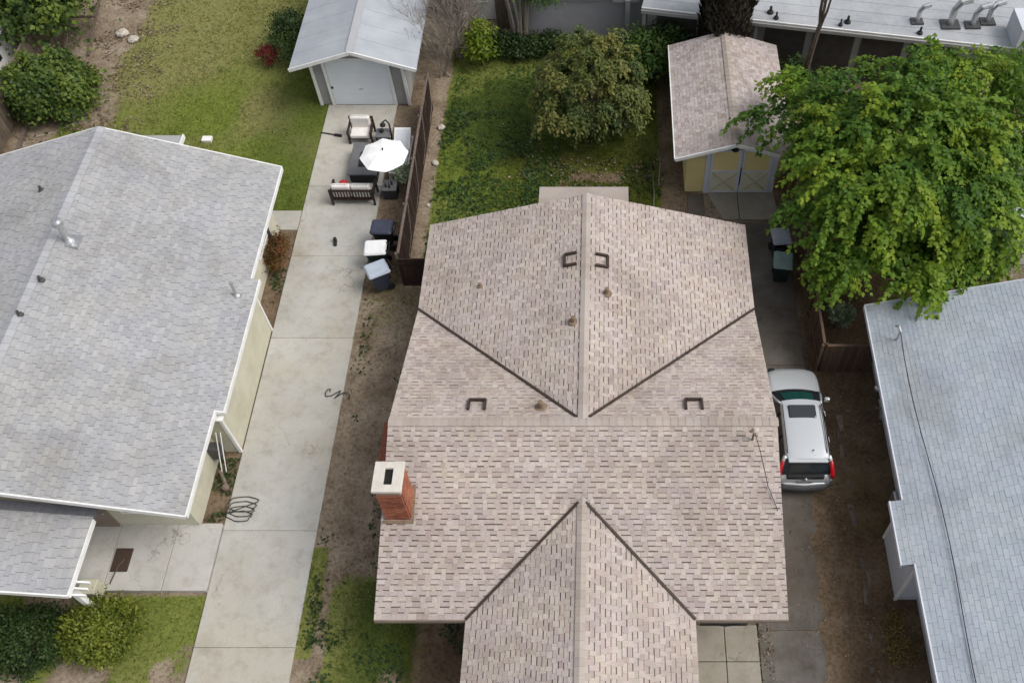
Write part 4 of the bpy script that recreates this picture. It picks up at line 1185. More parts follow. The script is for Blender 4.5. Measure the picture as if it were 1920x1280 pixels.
def spray_points(c, r, n_spray, n_leaf, length, shell=.35, droop=.8, low=.6, extra=(), per=9):
    """leafy branchlets that reach outwards and bend down; leaves alternate along them"""
    P, D, U, T = [], [], [], []
    jobs = [(np.array(c), np.array(r), n_spray, shell)] + [(np.array(a), np.array(b), n, .1) for a, b, n in extra]
    for c_, r_, ns, sh_ in jobs:
        nb_ = max(1, ns // per)
        bd = rand_dirs(nb_ * 6)
        bd = bd[bd[:, 2] > -low][:nb_]
        brad = sh_ + (1 - sh_) * rng.random(len(bd)) ** .6
        btone = rng.random(len(bd))
        for q_ in range(ns):
            bi = q_ % len(bd)
            d = bd[bi]
            lump = .9 + .2 * math.sin(3.1 * d[0] + 1.3) * math.cos(2.7 * d[1] - .6)
            s0 = c_ + d * r_ * brad[bi] * lump + rng.normal(size=3) * length * np.array([.26, .26, .13])
            L = length * (.55 + .7 * rng.random())
            h = np.array([d[0], d[1], 0.0]) * 1.1 + rng.normal(size=3) * .55; h[2] = .12 + .3 * d[2]
            h /= np.linalg.norm(h)
            m = max(6, int(n_leaf * L / length))
            t = (np.arange(m) + .5) / m
            path = s0 + h * (L * t)[:, None] + np.array([0, 0, -1.]) * (droop * L * t ** 2)[:, None]
            tan = h + np.array([0, 0, -1.]) * (2 * droop * t)[:, None]
            side = np.cross(h, [0, 0, 1.]); side /= np.linalg.norm(side) + 1e-6
            sg = np.where(np.arange(m) % 2 == 0, 1., -1.)
            dd = tan * .75 + side * (sg * .8)[:, None] + rng.normal(size=(m, 3)) * .3
            P.append(path + rng.normal(size=(m, 3)) * .05); D.append(dd)
            U.append(np.array([0, 0, 1.]) + h * .25 + rng.normal(size=(m, 3)) * .38)
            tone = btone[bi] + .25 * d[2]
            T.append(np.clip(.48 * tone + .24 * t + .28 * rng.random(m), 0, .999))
    return np.concatenate(P), np.concatenate(D), np.concatenate(U), np.concatenate(T)
def branch_tree(mb, p, d, length, rad, depth, spread=.55, n_child=3, up=.15, seg=4, taper=.65, minr=.006, sides=6, tmin=.45):
    pts, rads = [Vector(p)], [rad]
    d = Vector(d).normalized()
    for i in range(seg):
        d = (d + Vector((random.gauss(0, .12), random.gauss(0, .12), random.gauss(0, .08) + up * .2))).normalized()
        pts.append(pts[-1] + d * length / seg)
        rads.append(max(minr, rad * (1 - (1 - taper) * (i + 1) / seg)))
    mb.tube(pts, rads, sides if depth > 1 else 4, cap=False)
    tips = []
    if depth <= 0:
        return [pts[-1]]
    for k in range(n_child):
        t = random.uniform(tmin, 1)
        q = pts[min(seg, int(t * seg + .5))]
        nd = (d + Vector((random.gauss(0, spread), random.gauss(0, spread), random.gauss(0, spread * .6) + up))).normalized()
        tips += branch_tree(mb, q, nd, length * random.uniform(.55, .8), max(minr, rads[-1] * .75), depth - 1, spread, n_child, up, seg, taper, minr, sides)
    return tips
def leafy(name, base, label, cat, crown_c, crown_r, n_clump, n_leaf, clump_r, leaf, mat, shape, bark=M_bark, trunk_r=.15, limbs=7, group=None, droop=0., shell=.55, tilt=.5, hang=.35, part='crown', flat=1., low=.5, extra=None, spray=None):
    t = thing(name, base, label, cat, group)
    if spray:
        P, D, U, T = spray_points(crown_c, crown_r, n_clump, n_leaf, spray, shell, droop, low, extra or ())
        keep = P[:, 2] > base[2] + .05
        P, D, U, T = P[keep], D[keep], U[keep], T[keep]
        n = len(P)
        leaf_mesh(part, P, D, U, leaf * (.65 + .7 * rng.random(n)), T, shape, mat, t, base)
        extra = None
    else:
        P, D, K = crown_points(crown_c, crown_r, n_clump, n_leaf, clump_r, shell, droop, flat, low)
    if extra is not None:
        for (ec, er, en) in extra:
            p2, d2, k2 = crown_points(ec, er, en, n_leaf, clump_r, .2, droop, flat, low)
            P = np.concatenate([P, p2]); D = np.concatenate([D, d2]); K = np.concatenate([K, k2 + K.max() + 1])
    if not spray:
      keep = P[:, 2] > base[2] + .05
      P, D, K = P[keep], D[keep], K[keep]
      n = len(P)
      direc = D + rng.normal(size=(n, 3)) * .55
      direc = D * .35 + rng.normal(size=(n, 3)) * .75
      direc[:, 2] -= hang * .6
      up = D + np.array([0, 0, .7]) + rng.normal(size=(n, 3)) * tilt
      clump_tone = rng.random(K.max() + 1)
      rnd = np.clip(.55 * clump_tone[K] + .45 * rng.random(n) , 0, .999)
      size = leaf * (.65 + .7 * rng.random(n))
      leaf_mesh(part, P, direc, up, size, rnd, shape, mat, t, base)
    mb = MB()
    bx = Vector(base); cc = Vector(crown_c)
    fork = bx + (cc - bx) * .45
    fork.x = bx.x + (cc.x - bx.x) * .25; fork.y = bx.y + (cc.y - bx.y) * .25
    mb.tube([bx - Vector((0, 0, .05)), bx + (fork - bx) * .15, bx + (fork - bx) * .6 + Vector((.04, .03, 0)), fork], [trunk_r * 1.5, trunk_r * 1.05, trunk_r * .9, trunk_r * .8], 10)
    mb.build('trunk', bark, t)
    idx = rng.choice(n, limbs, replace=False)
    for i in idx:
        e = Vector(P[i]); m_ = fork.lerp(e, .5) + Vector((random.gauss(0, .15), random.gauss(0, .15), .25 * (e - fork).length * .3))
        q = MB(); q.tube([fork, fork.lerp(m_, .5) + Vector((0, 0, .05)), m_, m_.lerp(e, .6), e], [trunk_r * .55, trunk_r * .42, trunk_r * .3, trunk_r * .18, trunk_r * .06], 6, cap=False)
        q.build('limb', bark, t)
    return t
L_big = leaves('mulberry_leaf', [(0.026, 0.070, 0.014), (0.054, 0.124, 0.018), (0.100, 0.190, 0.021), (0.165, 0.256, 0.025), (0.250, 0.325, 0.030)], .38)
L_big2 = leaves('pale_tree_leaf', [(0.07, 0.14, 0.022), (0.11, 0.20, 0.03), (0.17, 0.27, 0.045)], .4)
L_avo = leaves('bronze_green_leaf', [(0.036, 0.062, 0.020), (0.062, 0.092, 0.026), (0.095, 0.120, 0.030), (0.140, 0.150, 0.036), (0.185, 0.172, 0.048)], .25)
L_dark = leaves('dark_green_leaf', [(0.018, 0.038, 0.012), (0.032, 0.062, 0.016), (0.050, 0.088, 0.022)], .25)
L_mid = leaves('mid_green_leaf', [(0.038, 0.082, 0.020), (0.062, 0.118, 0.024), (0.095, 0.160, 0.030)], .35)
L_vine = leaves('vine_leaf', [(0.034, 0.068, 0.020), (0.060, 0.105, 0.023), (0.105, 0.155, 0.028), (0.155, 0.20, 0.034)], .3)
L_box = leaves('boxwood_leaf', [(0.070, 0.098, 0.015), (0.135, 0.165, 0.022), (0.215, 0.24, 0.034)], .3)
L_lime = leaves('lime_green_leaf', [(0.10, 0.16, 0.018), (0.17, 0.23, 0.022), (0.22, 0.28, 0.030)], .4)
L_orange = leaves('rusty_orange_leaf', [(0.10, 0.05, 0.018), (0.17, 0.068, 0.020), (0.085, 0.080, 0.020)], .25)
L_red = leaves('crimson_flower', [(0.11, 0.010, 0.014), (0.19, 0.014, 0.020)], .25)
L_pale = leaves('silvery_leaf', [(0.16, 0.21, 0.12), (0.26, 0.31, 0.20), (0.34, 0.38, 0.27)], .25)
L_drytw = leaves('dry_leaf', [(0.17, 0.125, 0.035), (0.26, 0.19, 0.06), (0.11, 0.09, 0.03)], .2)
L_litter = leaves('fallen_leaf', [(0.30, 0.25, 0.17), (0.20, 0.155, 0.10), (0.14, 0.105, 0.065), (0.11, 0.08, 0.05)], .1)

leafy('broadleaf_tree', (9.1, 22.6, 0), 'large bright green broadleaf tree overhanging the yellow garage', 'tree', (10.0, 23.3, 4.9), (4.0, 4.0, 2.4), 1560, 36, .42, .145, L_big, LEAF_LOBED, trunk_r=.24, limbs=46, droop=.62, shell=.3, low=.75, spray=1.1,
      extra=[((7.7, 23.4, 4.4), (.8, 1.0, .7), 60), ((6.8, 25.6, 4.6), (1.0, 1.0, .5), 60), ((5.8, 25.9, 4.4), (.5, .3, .2), 14), ((7.4, 27.2, 4.6), (.7, .6, .4), 30), ((8.7, 19.5, 3.8), (1.0, .7, .7), 40), ((7.9, 20.5, 3.4), (.6, .9, .9), 44), ((12.2, 27.0, 5.2), (2.2, 1.2, 1.0), 100), ((12.6, 20.6, 4.0), (1.6, 1.2, 1.0), 56), ((10.4, 19.2, 3.7), (1.2, .5, .6), 44), ((11.4, 20.5, 3.4), (1.5, .9, .6), 90), ((9.2, 20.4, 3.2), (1.2, .8, .6), 60), ((9.2, 27.0, 5.0), (1.4, .6, .6), 44)])
leafy('broadleaf_tree', (15.3, 26.6, 0), 'lighter small-leaved tree at the right edge behind the large tree', 'tree', (15.0, 26.2, 4.2), (2.2, 2.6, 2.2), 110, 80, .36, .17, L_big2, LEAF_OVAL, trunk_r=.14, limbs=9, droop=.2, shell=.4)
leafy('bronze_green_tree', (-.6, 29.6, 0), 'rounded bronze-green tree in the middle back yard', 'tree', (-.75, 29.9, 2.25), (2.65, 2.4, 1.95), 1500, 17, .27, .15, L_avo, LEAF_OVAL, trunk_r=.12, limbs=16, droop=.9, shell=.5, low=.7, spray=.42)
leafy('leafy_shrub', (1.5, 33.0, 0), 'fresh green shrub between the bronze-green tree and yellow garage', 'shrub', (1.55, 33.0, 1.25), (1.25, 1.0, 1.1), 60, 60, .26, .17, L_mid, LEAF_OVAL, trunk_r=.06, limbs=6, part='foliage')
leafy('leafy_shrub', (2.6, 33.7, 0), 'darker green shrub against the long back building', 'shrub', (2.6, 33.7, 1.2), (.8, .6, 1.1), 36, 50, .24, .16, L_dark, LEAF_OVAL, trunk_r=.05, limbs=5, part='foliage')
leafy('lime_shrub', (-5.55, 34.0, 0), 'upright lime green shrub near the bare tree', 'shrub', (-5.55, 34.0, 1.1), (.45, .45, 1.0), 34, 55, .17, .15, L_lime, LEAF_OVAL, trunk_r=.04, limbs=4, part='foliage')
for i, (x, y, rr) in enumerate(((-4.75, 34.75, .55), (-4.0, 34.6, .6), (-3.2, 34.65, .55), (-2.5, 34.8, .5))):
    leafy('ivy_mound', (x, y, 0), ['dark ivy mound nearest the lime green shrub', 'dark ivy mound second from the lime green shrub', 'dark ivy mound third from the lime green shrub', 'dark ivy mound farthest from the lime green shrub, beside the bronze-green tree'][i], 'shrub', (x, y, .45), (rr, .45, .5), 40, 45, .16, .12, L_dark, LEAF_OVAL, trunk_r=.03, limbs=4, group='ivy along the back wall', part='foliage', low=.2)
leafy('vine_bush', (-23.2, 31.3, 0), 'big rounded vine-covered bush beside the old fence, upper left', 'bush', (-23.3, 31.4, 1.05), (1.55, 1.45, 1.25), 210, 75, .2, .14, L_vine, LEAF_LOBED, trunk_r=.06, limbs=6, droop=.3, shell=.75, hang=.6, part='foliage', low=.45)
leafy('dark_tree', (-25.3, 35.6, 0), 'dark leafy tree overhanging the old fence at the top left corner', 'tree', (-25.4, 36.0, 2.6), (2.6, 2.1, 1.8), 170, 75, .32, .18, L_vine, LEAF_LOBED, trunk_r=.14, limbs=9, droop=.3, shell=.5)
leafy('dark_tree', (-27.2, 31.6, 0), 'dark low tree at the left edge below the trailer', 'tree', (-27.6, 38.2, 2.2), (1.6, 1.4, 1.6), 70, 50, .32, .22, L_dark, LEAF_LOBED, trunk_r=.12, limbs=7, droop=.3)
leafy('rounded_shrub', (-14.35, 8.7, 0), 'yellow-green rounded boxwood shrub in front of the porch', 'shrub', (-14.35, 8.7, .62), (.92, .85, .68), 150, 60, .12, .10, L_box, LEAF_OVAL, trunk_r=.04, limbs=6, shell=.78, hang=.1, part='foliage', low=.4)
leafy('rounded_shrub', (-16.4, 8.55, 0), 'dark green shrub left of the yellow-green boxwood', 'shrub', (-16.4, 8.55, .5), (1.15, .85, .6), 140, 60, .14, .095, L_dark, LEAF_OVAL, trunk_r=.04, limbs=6, shell=.7, hang=.1, part='foliage', low=.4)
leafy('rusty_shrub', (-12.2, 22.75, 0), 'rusty orange shrub against the cream house wall beside the driveway', 'shrub', (-12.2, 22.75, .5), (.36, .75, .55), 60, 45, .12, .09, L_orange, LEAF_LONG * np.array([2, 1, 1]), trunk_r=.03, limbs=5, part='foliage', low=.3)
leafy('red_flower_shrub', (-14.5, 35.2, 0), 'dark shrub behind the grey garage corner with red blossom', 'shrub', (-14.0, 34.9, .8), (.9, 1.3, .9), 60, 50, .2, .12, L_dark, LEAF_OVAL, trunk_r=.04, limbs=6, part='foliage', low=.3)
leafy('red_blossom_plant', (-14.55, 34.3, 0), 'red-flowering plant left of the grey garage', 'plant', (-14.85, 34.0, .5), (.42, .36, .4), 26, 40, .1, .08, L_red, LEAF_OVAL, trunk_r=.02, limbs=3, part='blossom', low=.2)
leafy('rosette_plant', (8.05, 19.75, 0), 'silvery green rosette plant behind the short brown fence', 'plant', (8.05, 19.75, .75), (.32, .32, .3), 26, 22, .08, .2, L_pale, LEAF_OVAL, trunk_r=.03, limbs=4, hang=-.3, part='foliage', low=.1)
leafy('dry_weeds', (8.35, 8.6, 0), 'low dry yellowish weeds beside the white house wall', 'plant', (8.3, 8.6, .15), (.45, .95, .14), 40, 28, .09, .07, L_drytw, LEAF_OVAL, trunk_r=.01, limbs=3, part='foliage', low=.1)
leafy('potted_shrub', (14.4, 21.9, 0), 'small grey-green shrub in front of the white garden shed', 'shrub', (14.4, 21.9, .7), (.5, .45, .5), 26, 40, .16, .12, L_pale, LEAF_LONG * np.array([2, 1, 1]), trunk_r=.03, limbs=4, part='foliage')

leafy('leafy_shrub', (7.6, 32.2, 0), 'dark shrub in the gap behind the yellow garage beside the leafless tree', 'shrub', (7.7, 32.0, .9), (.8, .5, .9), 44, 50, .22, .15, L_dark, LEAF_OVAL, trunk_r=.05, limbs=5, part='foliage', low=.3)
# cypress: dense dark column
cy = thing('cypress_tree', (4.85, 33.1, 0), 'dark dense cypress column rising behind the yellow garage', 'tree')
n = 9000
th_ = rng.random(n) * 2 * np.pi; hz = rng.random(n) * 6.5
rr = (0.95 + .12 * np.sin(th_ * 5 + hz * 2)) * np.clip(.55 + hz * .3, 0, 1) * (.8 + .22 * rng.random(n))
P = np.stack([4.85 + rr * np.cos(th_), 33.1 + rr * np.sin(th_), hz + .2], 1)
D = np.stack([np.cos(th_) * .5, np.sin(th_) * .5, np.full(n, 1.2)], 1) + rng.normal(size=(n, 3)) * .25
leaf_mesh('crown', P, D, np.stack([np.cos(th_), np.sin(th_), np.zeros(n)], 1) + rng.normal(size=(n, 3)) * .3, .28 + .2 * rng.random(n), rng.random(n), LEAF_LONG, leaves('cypress_leaf', [(0.028, 0.024, 0.018), (0.052, 0.045, 0.033), (0.078, 0.066, 0.048)], .1), cy, (4.85, 33.1, 0))
q = MB(); q.tube([(4.85, 33.1, 0), (4.85, 33.1, 6.2)], [.45, .2], 10); q.build('trunk', M_bark, cy)

# bare trees
def bare(name, base, label, length, rad, depth, stems, mat, spread=.5, up=.35, lean=(0, 0), nch=4, group=None):
    t = thing(name, base, label, 'tree', group)
    for s in range(stems):
        mb = MB()
        d = Vector((lean[0] + random.gauss(0, .22 if stems > 1 else .03), lean[1] + random.gauss(0, .22 if stems > 1 else .03), 1))
        p = Vector(base) + Vector((random.gauss(0, .12), random.gauss(0, .12), 0)) * (stems > 1)
        branch_tree(mb, p, d, length, rad, depth, spread, nch, up, 4, .6, .006, 6, .8 if stems == 1 else .45)
        mb.build('stem' if stems > 1 else 'trunk', mat, t)
    return t
bare('bare_tree', (-6.5, 34.6, 0), 'leafless many-stemmed tree beside the grey garage', 1.9, .05, 3, 14, M_barkpale, .5, .3)
bare('bare_tree', (-7.15, 33.3, 0), 'small leafless sapling next to the garage roof edge', 1.5, .035, 3, 6, M_barkpale, .5, .25)
bare('bare_tree', (8.35, 31.7, 0), 'slender leafless tree in front of the long back building', 3.6, .15, 3, 1, M_bark, .32, .5, (.0, .0), 3)
tm = thing('multi_stem_tree', (-3.9, 35.15, 0), 'pale multi-stemmed tree with a green tuft behind the ivy', 'tree')
for k in range(10):
    a = k * .63
    q = MB(); q.tube([(-3.9 + .22 * math.cos(a), 35.15 + .12 * math.sin(a), 0), (-3.9 + .32 * math.cos(a) + random.gauss(0, .05), 35.15 + .2 * math.sin(a), 1.5), (-3.9 + .6 * math.cos(a), 35.2 + .3 * math.sin(a), 3.2), (-3.9 + 1.1 * math.cos(a), 35.3 + .5 * math.sin(a), 5.0)], [.07, .06, .045, .02], 7); q.build('stem', M_barkpale, tm)
P, D, K = crown_points((-2.95, 35.3, 2.9), (.75, .7, .75), 40, 60, .2, .3)
n = len(P)
leaf_mesh('foliage', P, D + rng.normal(size=(n, 3)) * .5 - np.array([0, 0, .4]), np.array([0, 0, 1.]) + rng.normal(size=(n, 3)) * .5, .11 * (.7 + .6 * rng.random(n)), rng.random(n), LEAF_OVAL, L_mid, tm, (-3.9, 35.15, 0))

# grass: short blades in tufts over the turf
L_grass = leaves('grass_blade', [(0.085, 0.128, 0.020), (0.128, 0.172, 0.027), (0.172, 0.210, 0.038), (0.215, 0.225, 0.058)], .3, .7)
L_lush = leaves('lush_grass_blade', [(0.034, 0.060, 0.013), (0.060, 0.092, 0.018), (0.095, 0.126, 0.026)], .3, .7)
L_drygrass = leaves('dry_grass_blade', [(0.145, 0.130, 0.055), (0.21, 0.185, 0.085), (0.115, 0.115, 0.040)], .3, .7)
def grass(name, box, dens, h, mat, pick, label, thresh=.5):
    x0, x1, y0, y1 = box
    n = int((x1 - x0) * (y1 - y0) * dens)
    x = x0 + (x1 - x0) * rng.random(n); y = y0 + (y1 - y0) * rng.random(n)
    g, dry, lush, ground_shade, reg = regions(x, y)
    w = pick(g, dry, lush, reg) * (.35 + .9 * fnoise(x, y, .5, 33))
    k = (rng.random(n) < w * 1.1)
    # keep paved strips clear
    paved = ((x > -11.84) & (x < -8.98)) | ((x > -17.6) & (x < -11.85) & (y > 10.02) & (y < 12.25)) | ((x > -13.4) & (x < -11.8) & (y > 24.3) & (y < 25.3))
    k &= ~paved
    x, y = x[k], y[k]
    n = len(x)
    b = 3
    P = np.repeat(np.stack([x, y, np.full(n, -.035)], 1), b, 0) + rng.normal(size=(n * b, 3)) * np.array([.03, .03, .004])
    D = rng.normal(size=(n * b, 3)) * .75; D[:, 2] = .7 + .5 * rng.random(n * b)
    s = h * (.5 + 1.0 * rng.random(n * b))
    tone = np.repeat(np.clip(fnoise(x, y, .9, 41) * .8 + .3 * rng.random(n) - .05, 0, .999), b)
    o = leaf_mesh(name, P, D, rand_dirs(n * b), s, tone, BLADE * np.array([1.5, 1, 1]), mat)
    tag(o, label, 'grass', None, 'stuff')
grass('lawn_grass', (-23, -11.8, 24.4, 40), 150, .085, L_grass, lambda g, d, l, r: g * (1 - .75 * d) * (r == 1), 'short mixed green grass of the left back lawn')
grass('dry_grass', (-23.5, -12.5, 27, 40), 110, .08, L_drygrass, lambda g, d, l, r: np.clip(g + .12, 0, 1) * (.08 + .8 * d) * (r == 1), 'straw-coloured dry grass on the left back lawn')
grass('yard_grass', (-7.3, 2.4, 21.8, 36), 150, .10, L_lush, lambda g, d, l, r: g * (r == 2), 'dark lush grass and clover of the middle yard')
grass('front_grass', (-18.6, -11.9, 5.5, 10), 150, .09, L_grass, lambda g, d, l, r: g * (r == 3), 'patchy grass of the lawn in front of the porch')
grass('side_grass', (-9.1, -3.6, 5.5, 23), 150, .10, L_grass, lambda g, d, l, r: g, 'patchy weeds and grass beside the tan roof house')
# broad-leaved weeds and litter
def scatter(name, boxes, n, size, mat, shape, label, cat, z=.0, flat=.25, seedn=51, thr=.45, turf=False):
    P = []
    for (x0, x1, y0, y1, share) in boxes:
        m = int(n * share)
        x = x0 + (x1 - x0) * rng.random(m * 3); y = y0 + (y1 - y0) * rng.random(m * 3)
        k = fnoise(x, y, 1.3, seedn) > thr
        if turf: k &= regions(x, y)[0] > .55
        P.append(np.stack([x[k], y[k], np.full(k.sum(), z)], 1)[:m])
    P = np.concatenate(P)
    m = len(P)
    D = rng.normal(size=(m, 3)); D[:, 2] = flat * rng.random(m)
    o = leaf_mesh(name, P, D, np.array([0, 0, 1.]) + rng.normal(size=(m, 3)) * .3, size * (.5 + rng.random(m)), rng.random(m), shape, mat)
    tag(o, label, cat, None, 'stuff')
scatter('leaf_litter', [(-3.6, 2.2, 24.2, 28.2, .75), (-4.5, 1.5, 26, 31, .25)], 620, .085, L_litter, LEAF_OVAL * np.array([1.3, 1, 1]), 'pale fallen leaves under the bronze-green tree', 'leaves', .02)
scatter('yard_weeds', [(-6.9, -3.0, 22.2, 31, .6), (-4, 2, 22.5, 28, .4)], 1600, .15, L_dark, LEAF_OVAL, 'dark broad-leaved weeds in the middle yard', 'weeds', .0, .6, 61, .5, True)
scatter('yard_clover', [(-6.6, -1.5, 24, 33.8, 1)], 2500, .12, L_mid, LEAF_OVAL, 'brighter broad-leaved clover in the middle yard', 'weeds', .0, .6, 67, .52, True)
scatter('strip_weeds', [(-8.7, -4.2, 6, 10.3, .7), (-8.85, -8.3, 8, 21, .1), (-7.4, -6.3, 9.5, 18, .2)], 1500, .10, L_dark, LEAF_OVAL, 'dark weeds in the dirt strip beside the tan roof house', 'weeds', .0, .6, 71, .5)
scatter('strip_litter', [(-8.8, -6.0, 9, 21.3, .6), (6.9, 9.0, 6, 17.5, .25)], 1100, .06, L_litter, LEAF_OVAL, 'fallen leaves and twigs on the bare dirt strips', 'leaves', .01, .2, 73, .5)
scatter('corner_litter', [(-24.4, -19.5, 29, 40, 1)], 1300, .12, L_litter, LEAF_OVAL, 'fallen leaves on the bare soil by the old fence', 'leaves', .01, .2, 77, .5)
scatter('wall_weeds', [(-12.5, -11.92, 12.3, 14.5, .6), (-12.4, -11.9, 19.7, 24.2, .4)], 500, .09, L_dark, LEAF_OVAL, 'dark weeds between the cream wall and driveway', 'weeds', .0, .6, 79, .4)
scatter('walk_debris', [(4.33, 4.75, 6.0, 9.2, 1)], 200, .07, L_litter, LEAF_OVAL, 'dead leaves and twigs between front walk and side driveway', 'leaves', .03, .5, 83, .2)
scatter('drive_litter', [(5.6, 7.0, 5.5, 13.0, 1)], 220, .06, L_litter, LEAF_OVAL, 'scattered dry leaves on the side driveway', 'leaves', .025, .2, 85, .45)
# stones beside the fence and elsewhere
for i, (x, y, s, lab) in enumerate(((-6.95, 30.0, .16, 'pale rock beside the plank fence, farthest back'), (-6.98, 27.9, .15, 'pale rock beside the plank fence, in the middle'), (-7.0, 25.6, .10, 'small pale rock beside the plank fence, nearest the gate'),
                                    (-22.0, 36.1, .3, 'large pale rock on the bare soil at upper left'), (-21.4, 35.7, .24, 'smaller pale rock beside the large one at upper left'))):
    q = MB(); n = 9
    prof = [(s * .7, 0), (s, s * .3), (s * .85, s * .6), (s * .4, s * .8)]
    q.lathe((x, y, -.03), prof, n)
    q.v = [(vx + random.gauss(0, s * .09), vy + random.gauss(0, s * .09), vz + random.gauss(0, s * .04)) for vx, vy, vz in q.v]
    tag(q.build('rock', M_stone), lab, 'rock', 'loose rocks')
kerbs = [(7.62 + .55 * (1 - t) * .0 + random.gauss(0, .05), 6.8 + 9.2 * t) for t in np.linspace(0, 1, 16)]
ORD = ['first', 'second', 'third', 'fourth', 'fifth', 'sixth', 'seventh', 'eighth', 'ninth', 'tenth', 'eleventh', 'twelfth']
kn = 0
for i, (x, y) in enumerate(kerbs[::-1]):
    if i % 4 == 3: continue
    x += random.gauss(0, .06); y += random.gauss(0, .12); hw = random.uniform(.04, .09); hl = random.uniform(.1, .3)
    q = MB(); q.rbox(x - hw, x + hw, y - hl, y + hl, -.06, .0 + random.uniform(0, .035), .02)
    q.v = [(vx + random.gauss(0, .022), vy + random.gauss(0, .03), vz + random.gauss(0, .006)) for vx, vy, vz in q.v]
    kn += 1
    tag(q.build('edging_stone', M_rail), ORD[kn - 1] + ' stone, counted from the short brown fence, in the row right of the car', 'edging', 'row of edging stones')

# ------------------------------------------------------------------ car
def loft(mb, secs, close_ends=True):
    n = len(secs[0]); vs = sum([list(s) for s in secs], [])
    fs = []
    for k in range(len(secs) - 1):
        for i in range(n - 1):
            fs.append((k * n + i, k * n + i + 1, k * n + n + i + 1, k * n + n + i))
    if close_ends:
        fs.append(tuple(range(n - 1, -1, -1))); fs.append(tuple(range((len(secs) - 1) * n, len(secs) * n)))
    return mb.add(vs, fs, .5)
def smooth_obj(o, lv=2):
    mo = o.modifiers.new('subsurf', 'SUBSURF'); mo.levels = lv; mo.render_levels = lv
    o.data.polygons.foreach_set('use_smooth', [True] * len(o.data.polygons))
car = thing('parked_suv', (6.08, 15.42, .02), 'silver compact suv with sunroof parked in the side driveway', 'car')
car.scale = (1.0, .95, 1.0)
def sec(y, w, zb, zt, cr=.03):
    L_ = [(-w * .90, y, zb), (-w, y, zb + .16), (-w, y, .62 if zt > .8 else (zb + zt) / 2 + .03), (-w * .985, y, zt - .14), (-w * .93, y, zt - .03), (-w * .72, y, zt + cr * .5), (0, y, zt + cr)]
    return L_ + [(-x, yy, z) for x, yy, z in reversed(L_[:-1])]
mb = MB()
loft(mb, [sec(-2.25, .70, .42, .72, .0), sec(-2.22, .80, .34, .86, .01), sec(-2.12, .87, .28, .98), sec(-1.7, .90, .24, 1.04), sec(-.8, .91, .22, 1.04), sec(.5, .91, .22, 1.02), sec(1.0, .905, .22, 1.0, .04), sec(1.45, .895, .24, .965, .05), sec(1.85, .87, .27, .88, .06), sec(2.08, .80, .30, .77, .06), sec(2.2, .66, .33, .66, .04), sec(2.25, .45, .38, .58, .02)])
body = mb.build('body', M_carpaint, car, local=True); smooth_obj(body)
# greenhouse: dark glass frustum with curved plan
def ringpts(y0, y1, w0, w1, z, n=7, bow0=.06, bow1=.12):
    """closed plan outline: rear edge y0 half width w0, front edge y1 half width w1, bowed ends"""
    pts = []
    for i in range(n):
        t = -1 + 2 * i / (n - 1); pts.append((t * w0, y0 - bow0 * (1 - t * t), z))
    for k in (.25, .5, .75): pts.append((w0 + (w1 - w0) * k + .02, y0 + (y1 - y0) * k, z))
    for i in range(n):
        t = 1 - 2 * i / (n - 1); pts.append((t * w1, y1 + bow1 * (1 - t * t), z))
    for k in (.75, .5, .25): pts.append((-(w0 + (w1 - w0) * k + .02), y0 + (y1 - y0) * k, z))
    return pts
rings = [ringpts(-2.10, 1.02, .80, .80, 1.0), ringpts(-2.02, .78, .79, .78, 1.16), ringpts(-1.86, .42, .72, .70, 1.42), ringpts(-1.76, .22, .66, .64, 1.58)]
mb = MB(); n = len(rings[0]); vs = sum(rings, []); fs = []
for k in range(3):
    for i in range(n): fs.append((k * n + i, k * n + (i + 1) % n, k * n + n + (i + 1) % n, k * n + n + i))
fs.append(tuple(range(3 * n, 4 * n)))
mb.add(vs, fs, .5); gh = mb.build('side_glass', M_glass, car, local=True)
def lerp3(a, b, t): return tuple(a[i] + (b[i] - a[i]) * t for i in range(3))
def ptat(i, z):
    for k in range(3):
        if z <= rings[k + 1][i][2] + 1e-6:
            t = (z - rings[k][i][2]) / (rings[k + 1][i][2] - rings[k][i][2]); return Vector(lerp3(rings[k][i], rings[k + 1][i], t))
    return Vector(rings[3][i])
# windshield with teal tint, rear window, each a panel proud of the frustum
def panel(idx, z0, z1, off, inset=0.):
    rows = []
    for z in np.linspace(z0, z1, 4):
        r_ = [ptat(i, z) + Vector((0, off * (1 if idx[0] > 8 else -1), off * .8)) for i in idx]
        rows.append([tuple(p) for p in r_])
    q = MB(); m_ = len(idx); vs = sum(rows, []); fs = []
    for k in range(3):
        for i in range(m_ - 1): fs.append((k * m_ + i, k * m_ + i + 1, k * m_ + m_ + i + 1, k * m_ + m_ + i))
    return q.add(vs, fs, .5)
panel([11, 12, 13, 14, 15], 1.14, 1.54, .012).build('windshield', M_windshield, car, local=True, smooth=True)
panel([1, 2, 3, 4, 5], 1.1, 1.52, .012).build('rear_window', M_glass, car, local=True, smooth=True)
panel([10, 11, 12, 13, 14, 15, 16], 1.01, 1.10, .015).build('wiper_cowl', M_dark, car, local=True)
